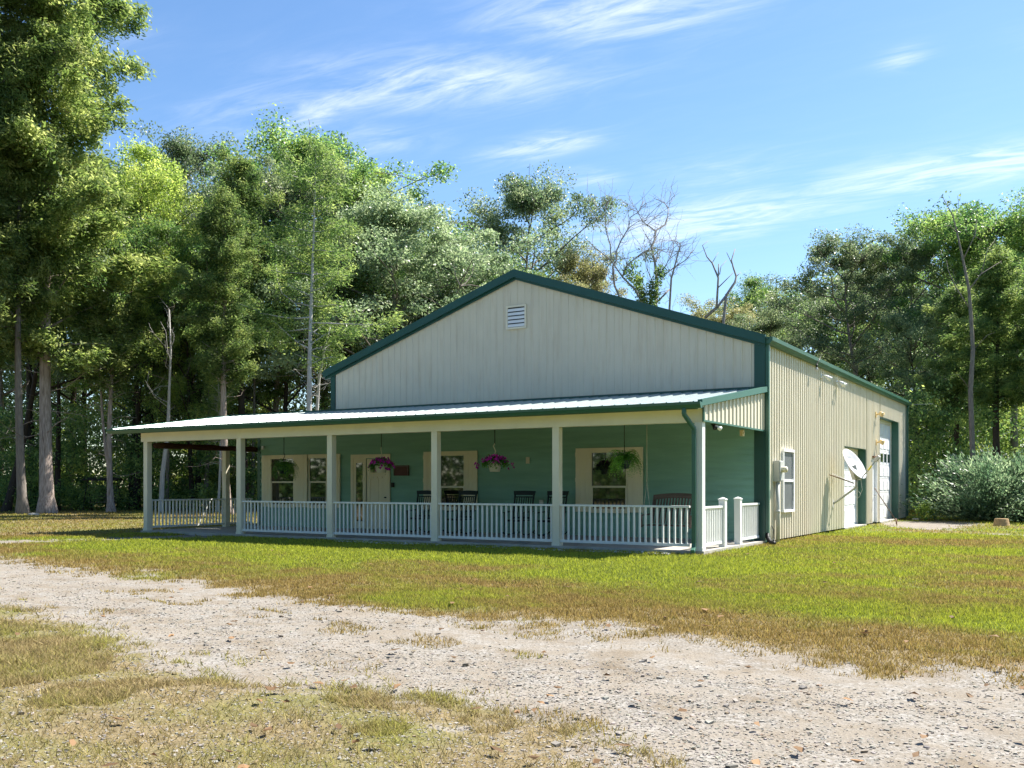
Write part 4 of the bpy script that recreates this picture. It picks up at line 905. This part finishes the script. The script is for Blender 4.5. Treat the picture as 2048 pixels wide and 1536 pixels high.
def build_trees():
    bA = broad(11, 20, .30, 4.8, 22, 250); bB = broad(12, 20, .42, 4.4, 20, 255, cr=1.05); bC = broad(13, 20, .22, 5.4, 26, 235, cr=1.2)
    bD = broad(14, 20, .45, 4.6, 20, 215, cr=1.0); bW = broad(15, 18, .15, 5.6, 30, 250, leaf=.15, cr=1.25, flat=.6)
    cA = conif(21, 24, .27, 4.3, 125, .25, .21, dens=1.2, cone=.55, dead=14, ww=.065); cB = conif(22, 20, .40, 2.9, 62, .25, .19, dens=1.25, ww=.065); cC = conif(23, 20, .40, 2.9, 56, .17, .19, dens=.85, cone=.45, dead=26, ww=.05, face=True)
    cF = conif(24, 16, .48, 2.4, 44, .21, .19, dens=.9, fork=True, dead=22)
    br, bk, bd, bp = M['barkred'], M['bark'], M['barkdark'], M['barkpale']
    T = plant
    # left front
    T(cA, (br, M['cedar']), 'cedar_tree', 94, 48, -170, 'huge old cedar with a thick shaggy trunk, nearest the left edge of the photo', 'cedar tree', rz=.4, wide=1.08)
    T(cA, (bk, M['cedar']), 'cedar_tree', -60, 45, -230, 'tall cedar filling the top left corner, its foot outside the frame', 'cedar tree', rz=2.1, wide=.95)
    T(cB, (bk, M['cedar']), 'cedar_tree', 45, 47, 60, 'thin straight grey trunked cedar left of the thick shaggy one', 'cedar tree', rz=1.1, wide=.75)
    T(cF, (br, M['cedar']), 'forked_cedar', 222, 50.3, 520, 'pinkish cedar whose trunk forks in two just left of the porch roof end', 'cedar tree', rz=.55)
    T(bA, (bd, M['oak']), 'leaning_tree', 12, 51, 250, 'dark leaning tree crossing behind the two left cedar trunks', 'tree', rz=1, tilt=.17, wide=.8)
    T(bC, (bd, M['grn']), 'maple_tree', 272, 55, 420, 'dark straight trunk seen between the forked cedar and the leftmost porch post', 'tree', rz=.3)
    T(bB, (bd, M['lime']), 'lime_tree', 300, 60, 268, 'yellow green tree lit by the sun above the left end of the porch', 'tree', rz=2)
    T(bC, (bd, M['lime']), 'lime_tree', 262, 57, 330, 'low spreading yellow green tree in front of the taller sunlit one on the left', 'tree', rz=1.3, wide=.9)
    T(bC, (bd, M['lime']), 'hickory_tree', 385, 55, 470, 'yellow green leafy tree between the big left cedar and the dark topped cedar', 'tree', rz=4.4, wide=.85)
    T(bD, (bd, M['oak']), 'oak_tree', 375, 74, 250, 'grey green oak rising behind the yellow green tree on the left', 'oak tree', rz=4)
    T(cB, (br, M['cedarg']), 'cedar_tree', 455, 47, 372, 'dark topped cedar with a peeling pale trunk above the left part of the porch roof', 'cedar tree', rz=.9, wide=1.05)
    T(cC, (bp, M['cedarg']), 'cedar_tree', 436, 51, 560, 'slender pale curved trunk seen through the open left porch bay', 'tree', rz=2.9, wide=.7)
    T(cC, (bp, M['cedarg']), 'cedar_tree', 621, 44, 262, 'tall slender pale trunked cedar just left of the gable wall', 'cedar tree', rz=.54, wide=1.1)
    T(bA, (bk, M['grn']), 'tulip_tree', 640, 62, 218, 'tallest dark green tree standing behind the slender pale trunked cedar', 'tree', rz=1.4, wide=1.15)
    T(bB, (bk, M['lime']), 'poplar_tree', 715, 66, 300, 'sunlit yellow green crown at the right shoulder of the tallest left tree', 'tree', rz=3.3, wide=.8)
    T(bW, (bk, M['willow']), 'silver_maple', 800, 56, 372, 'rounded grey green tree behind the left slope of the gable roof', 'tree', rz=.7, wide=1.2)
    T(bW, (bk, M['willow']), 'silver_maple', 905, 60, 450, 'lower grey green tree leaning toward the gable peak', 'tree', rz=3.7, wide=1.0)
    T(bA, (bk, M['oak']), 'oak_tree', 1040, 66, 312, 'broad oak standing against the sky right behind the gable peak', 'oak tree', rz=5.1, wide=1.0)
    T(bD, (bk, M['oakgold']), 'oak_tree', 1170, 64, 482, 'thin yellowing tree just right of the oak behind the gable peak', 'tree', rz=2.2, wide=.85)
    T(bC, (bk, M['oakgold']), 'oak_tree', 1120, 60, 545, 'low golden brown tree peeping over the right roof slope near the peak', 'tree', rz=.2, wide=.8)
    # right side
    T(bB, (bk, M['grn']), 'green_tree', 1520, 84, 535, 'distant green tree above the middle of the right roof slope', 'tree', rz=1.2)
    T(bA, (bk, M['grn']), 'green_tree', 1590, 88, 560, 'small distant green tree top between the far green one and the tall oaks', 'tree', rz=2.9, wide=.8)
    T(bC, (bk, M['oakgold']), 'golden_tree', 1440, 66, 585, 'golden green tree low against the roof beneath the broken snag', 'tree', rz=3.1)
    T(bC, (bk, M['oak']), 'round_oak', 1560, 62, 600, 'rounded olive tree behind the front corner of the side eave', 'tree', rz=5)
    T(bD, (bk, M['oak']), 'oak_tree', 1700, 58, 445, 'see through oak, leftmost of the tall ones on the right', 'oak tree', rz=1.9, wide=1.15)
    T(bD, (bk, M['oak']), 'oak_tree', 1812, 57, 448, 'see through oak in the middle of the tall ones on the right', 'oak tree', rz=.4, wide=1.0)
    T(bA, (bk, M['grn']), 'oak_tree', 1925, 55, 372, 'tallest dense oak behind the bare pale trunk on the right', 'oak tree', rz=.2, wide=1.15)
    T(bB, (bk, M['grn']), 'oak_tree', 2035, 52, 376, 'tall dense tree at the right edge of the photo', 'tree', rz=3.0, wide=1.2)
    T(cB, (bd, M['cedarg']), 'cedar_tree', 2000, 44, 490, 'dark green cedar right of the bare pale trunk', 'cedar tree', rz=.3, wide=1.35)
    T(cB, (bd, M['cedarg']), 'cedar_tree', 1905, 47, 560, 'dark green cedar left of the bare pale trunk', 'cedar tree', rz=2.6, wide=1.2)
    T(cA, (bd, M['cedarg']), 'cedar_tree', 2100, 43, 520, 'dark cedar mostly cut off by the right edge of the photo', 'cedar tree', rz=4.4)
    T(bC, (bd, M['oak']), 'oak_tree', 1840, 52, 600, 'dark leafy tree right behind the far corner of the building', 'tree', rz=4.0)
    # trunks filling the wood
    g = 'trees in the wood behind the front row'; r = np.random.default_rng(5)
    lab = {'oak': 'dark trunked leafy tree standing deep in the wood', 'cedar': 'dull green cedar standing deep in the wood'}
    tops = [(0, 300), (60, 330), (130, 330), (180, 380), (335, 420), (400, 440), (430, 380), (500, 330), (545, 330), (585, 420), (690, 400), (740, 420), (770, 470), (860, 470), (960, 480), (1000, 520)]
    for i, (px, tp) in enumerate(tops):
        ced = i % 3 == 1; pr = cB if ced else (bA, bB, bC)[i % 3 if i % 3 != 1 else 0]
        T(pr, (bd if i % 4 else br, M['cedarg'] if ced else (M['oak'], M['grn'])[i % 2]), 'woodland_cedar' if ced else 'woodland_tree', px+r.normal(0, 8), 54+r.random()*12, tp+r.normal(0, 25), lab['cedar' if ced else 'oak'], 'tree', g+(' with needles' if ced else ''), rz=r.random()*6)
    for i, (px, tp) in enumerate([(1380, 640), (1480, 640), (1630, 600), (1660, 560), (1750, 540), (1790, 560), (1870, 560), (1960, 500), (2030, 470), (2090, 450)]):
        T((bA, bC, bB)[i % 3], (bd, (M['oak'], M['grn'])[i % 2]), 'woodland_tree', px, 62+r.random()*12, tp, lab['oak'], 'tree', g, rz=r.random()*6)
    # bare trees above the roof
    c = lambda *a: tuple(a)
    Bp = lambda *p: list(p)
    bare('dead_tree', [(Bp((600, 3300), (610, 1500), (590, 1270), (520, 1140), (370, 990), (240, 800), (100, 690), (20, 630)), .20, .03), (Bp((370, 990), (400, 890), (450, 830), (600, 710), (700, 660)), .09, .04),
        (Bp((240, 800), (230, 620), (180, 460), (175, 290), (180, 230), (235, 70)), .07, .02), (Bp((175, 290), (60, 170)), .035, .015)], 60, 'bare leafless tree farthest left of those above the roof, bending left', 'dead tree', seed=1)
    bare('dead_tree', [(Bp((440, 3300), (380, 1500), (330, 1200), (280, 1090), (260, 870), (300, 800), (300, 700), (350, 580), (440, 430), (460, 310), (550, 250), (620, 120)), .16, .02),
        (Bp((350, 580), (380, 530), (240, 310)), .05, .015), (Bp((550, 250), (430, 90)), .03, .012), (Bp((550, 250), (415, 200)), .03, .012), (Bp((440, 430), (560, 350), (640, 320)), .03, .012)], 61.5, 'thin bare tree with many fine twigs crossing behind the bending one', 'dead tree', seed=2)
    tb = bare('dead_tree', [(Bp((760, 3300), (745, 1600), (750, 1310), (765, 1100), (740, 830), (700, 650), (740, 560), (745, 465), (860, 390), (885, 310), (890, 210), (855, 155), (760, 100)), .22, .02),
        (Bp((890, 210), (940, 70)), .03, .012), (Bp((745, 465), (600, 360), (540, 250)), .07, .03), (Bp((700, 650), (680, 570), (635, 525)), .06, .03), (Bp((740, 830), (815, 675)), .05, .02),
        (Bp((700, 650), (860, 705), (960, 705)), .05, .02), (Bp((655, 395), (760, 290)), .04, .015), (Bp((765, 1100), (720, 1060), (640, 880), (625, 700), (610, 590)), .06, .015)], 60.5, 'tallest bare tree above the roof with green vine on its lower trunk', 'dead tree', seed=3)
    rr = np.random.default_rng(3); pc = []; B = np.array(tb.location)
    for x, y in ((470, 880), (440, 940), (480, 1000), (520, 1060), (545, 1120), (590, 1160), (620, 1200), (660, 1240), (700, 1150), (720, 1090), (750, 1200), (760, 1050), (790, 960), (800, 920), (560, 1000), (600, 1260), (680, 1300), (640, 1330), (720, 1260)):
        for _ in range(2): pc.append(np.array(at(1180+(x+rr.normal(0, 14))/5.689, 380+(y+rr.normal(0, 14))/5.689, 60.5+rr.normal(0, .3)))-B)
    C, U = clumps(np.array(pc), rr.uniform(.25, .6, len(pc)), 70, rr, 1.0); leaf_obj('vine', C, U, np.full(len(C), .15), np.full(len(C), .10), M['grn'], tb, rr)
    bare('dead_tree', [(Bp((890, 3300), (900, 1700), (905, 1345), (925, 1010), (960, 880), (1010, 690), (1030, 620), (980, 580), (930, 575)), .17, .02), (Bp((960, 880), (1100, 790), (1200, 650)), .06, .015), (Bp((960, 880), (820, 980)), .06, .05),
        (Bp((905, 1130), (780, 1260)), .08, .10), (Bp((820, 930), (900, 790), (950, 680), (950, 560)), .05, .015), (Bp((925, 1010), (905, 950)), .04, .03)], 61, 'bare tree right beside the vine covered one, rightmost of its cluster', 'dead tree', seed=4)
    bare('dead_tree', [(Bp((1510, 3300), (1515, 1900), (1520, 1475), (1550, 1200), (1650, 1050), (1665, 985), (1630, 880), (1610, 800), (1650, 670)), .22, .05), (Bp((1665, 985), (1715, 935)), .05, .03), (Bp((1615, 840), (1555, 710)), .05, .03),
        (Bp((1550, 1200), (1450, 1330), (1310, 1450)), .12, .16), (Bp((1440, 1340), (1460, 1000), (1390, 830), (1330, 760), (1280, 630), (1345, 580)), .13, .02), (Bp((1390, 830), (1460, 710)), .04, .02), (Bp((1460, 1000), (1465, 840)), .08, .06),
        (Bp((1475, 960), (1490, 870), (1555, 800)), .05, .02), (Bp((1460, 1110), (1630, 940)), .06, .03)], 60, 'broken thick limbed snag standing alone above the right roof slope', 'dead tree', seed=6, twigs=False)
    bare('dead_tree', [(Bp((1944, 1045), (1945, 905), (1941, 780), (1946, 700), (1941, 620), (1938, 580), (1926, 520), (1914, 465), (1905, 430), (1884, 392)), .22, .015), (Bp((1938, 580), (1962, 548), (2003, 522)), .06, .012), (Bp((1941, 620), (1912, 575), (1896, 540), (1893, 520)), .05, .010),
        (Bp((1926, 520), (1950, 470), (1954, 440)), .05, .010), (Bp((1962, 548), (1975, 500), (1990, 480)), .035, .008), (Bp((1914, 465), (1898, 450), (1880, 455)), .03, .008), (Bp((1946, 700), (1975, 670), (1990, 665)), .03, .008), (Bp((1941, 780), (1918, 750), (1905, 748)), .03, .008)], 42, 'bare pale trunk rising behind the silvery bush on the right', 'dead tree', scale=1, ox=0, oy=0, mat='bark', seed=12, thick=1.1, twigs=False)
    bare('young_tree', [(Bp((631, 1030), (634, 820), (638, 760), (650, 690), (663, 645)), .17, .06), (Bp((638, 760), (655, 727)), .03, .012), (Bp((650, 690), (668, 680), (684, 700)), .02, .01)], 46, 'pale bare leaning stem just right of the slender trunked cedar', 'tree', scale=1, ox=0, oy=0, mat='barkpale', seed=9, twigs=False)
    for i, (px, lean, dd, w_, mt, lb) in enumerate(((322, 14, 50, .17, 'barkpale', 'pale trunk leaning right, seen just inside the leftmost porch post'), (300, 4, 56, .26, 'barkdark', 'thick black trunk behind the leftmost porch post'),
            (334, 4, 53, .13, 'bark', 'thin grey trunk close right of the pale leaning one'), (412, 6, 54, .17, 'bark', 'brown grey trunk in the middle of the open left porch bay'), (505, 3, 55, .16, 'bark', 'grey trunk seen between the second post and the green wall'), (115, 2, 53, .22, 'barkdark', 'black trunk close right of the thick shaggy cedar'))):
        bare('bare_trunk', [(Bp((px, 1026), (px+lean*.2, 950), (px+lean, 860), (px+lean*1.15, 790), (px+lean*1.4, 700), (px+lean*1.2, 620)), w_*1.6, w_*.2)], dd, lb, 'tree', scale=1, ox=0, oy=0, mat=mt, seed=20+i)
    # bush by the right edge
    r = np.random.default_rng(31); x, y, _ = at(2005, 1048, 38); t = empty('silvery_bush', (x, y, 0), 0, 'large feathery silvery green bush at the right edge of the lawn', 'bush')
    mb = MB(); C = []; U = []
    for k in range(190):
        a = r.random()*6.28; el = r.uniform(.15, 1.35); l = r.uniform(1.5, 3.1)*(.78+.35*math.cos(el)); v = np.array([math.cos(a)*math.cos(el), math.sin(a)*math.cos(el), math.sin(el)]); q = limb(mb, (v[0]*.2, v[1]*.2, 0), v*l*np.array([1.05, 1.05, 1.0]), .02, .006, r, .12, 3, 5)
        for i in range(1, 6):
            n = 85; o = r.normal(0, .21, (n, 3)); C.append(q[i]+o); U.append(v*1.6+r.normal(0, .6, (n, 3)))
    C = np.vstack(C); U = np.vstack(U); k = C[:, 2] > .05; C = C[k]; U = U[k]; n = len(C)
    mb.build('stems', M['barkdark'], t); leaf_obj('foliage', C, U, .16*(.6+.8*r.random(n)), .05*(.6+.8*r.random(n)), M['bush'], t, r)
    # undergrowth and the wood beyond
    def gen_front(r, n):      # low leafy shrubs under the trees all along the wood's edge
        px = np.concatenate([r.uniform(-260, 700, int(n*.72)), r.uniform(1800, 2300, n-int(n*.72))]); d = np.where(px < 1000, r.uniform(51.5, 62, n), r.uniform(43, 54, n))
        z = r.random(n)**1.5*5.5+.3; return np.array([at(p, 0, q)[:2]+(zz,) for p, q, zz in zip(px, d, z)])
    stuff_wood('undergrowth', 560, gen_front, 260, .16, M['under'], 'dark leafy undergrowth filling the foot of the wood', 'undergrowth', 41, (.6, 1.5))
    def gen_lit(r, n):
        px = np.concatenate([r.uniform(-200, 560, int(n*.6)), r.uniform(1800, 2250, n-int(n*.6))]); d = np.where(px < 1000, r.uniform(60, 68, n), r.uniform(52, 60, n))
        z = r.random(n)*7+.3; return np.array([at(p, 0, q)[:2]+(zz,) for p, q, zz in zip(px, d, z)])
    stuff_wood('saplings', 300, gen_lit, 230, .17, M['lime'], 'sunlit yellow green saplings deeper inside the wood', 'saplings', 44, (.5, 1.2))
    def gen_back(r, n):
        px = r.uniform(-400, 2450, n); d = r.uniform(78, 96, n); lim = np.interp(px, [-400, 250, 420, 500, 760, 1000, 1180, 1250, 1360, 1480, 1650, 1900, 2450], [250, 330, 420, 300, 430, 470, 590, 700, 680, 620, 560, 440, 400])
        zt = CH-(lim-YH)*d/FPX; z = r.random(n)**1.15*zt; return np.array([at(p, 0, q)[:2]+(zz,) for p, q, zz in zip(px, d, z)])
    stuff_wood('woodland', 2300, gen_back, 170, .36, M['wood_far'], 'distant woodland mass closing the view behind all trees', 'woodland', 42, (1.6, 3.0), .9)
    def gen_behind(r, n):
        a = math.atan2(-FV[1], -FV[0])+r.uniform(-2.4, 1.75, n); q = r.uniform(40, 52, n); return np.stack([CP[0]+q*np.cos(a), CP[1]+q*np.sin(a), r.random(n)**1.7*17+.3], 1)
    stuff_wood('opposite_woodland', 1500, gen_behind, 100, .5, M['grn'], 'woodland across the drive, mirrored in the porch windows', 'woodland', 43, (1.8, 3.0), .9)
    # weeds by the far corner
    r = np.random.default_rng(51)
    for px, py, dd, s_, lb in ((1852, 1036, 38, .45, 'bright green weed clump at the far corner of the building'),):
        x, y, _ = at(px, py, dd); t = empty('weed_clump', (x, y, 0), 0, lb, 'weeds'); mb = MB(); C = []; U = []
        for k in range(40):
            a = r.random()*6.28; e = np.array([math.cos(a)*s_*r.random(), math.sin(a)*s_*r.random(), s_*r.uniform(.6, 1.5)]); q = limb(mb, (0, 0, 0), e, .006, .003, r, .1, 3, 3); n = 14
            C.append(q[-1]+r.normal(0, .08, (n, 3))); U.append(r.normal(0, 1, (n, 3)))
        mb.build('stems', M['fern'], t); C = np.vstack(C); U = np.vstack(U); leaf_obj('foliage', C, U, np.full(len(C), .12), np.full(len(C), .05), M['lime'], t, r)
build_things()
build_trees()
build_grass()
build_gravel()
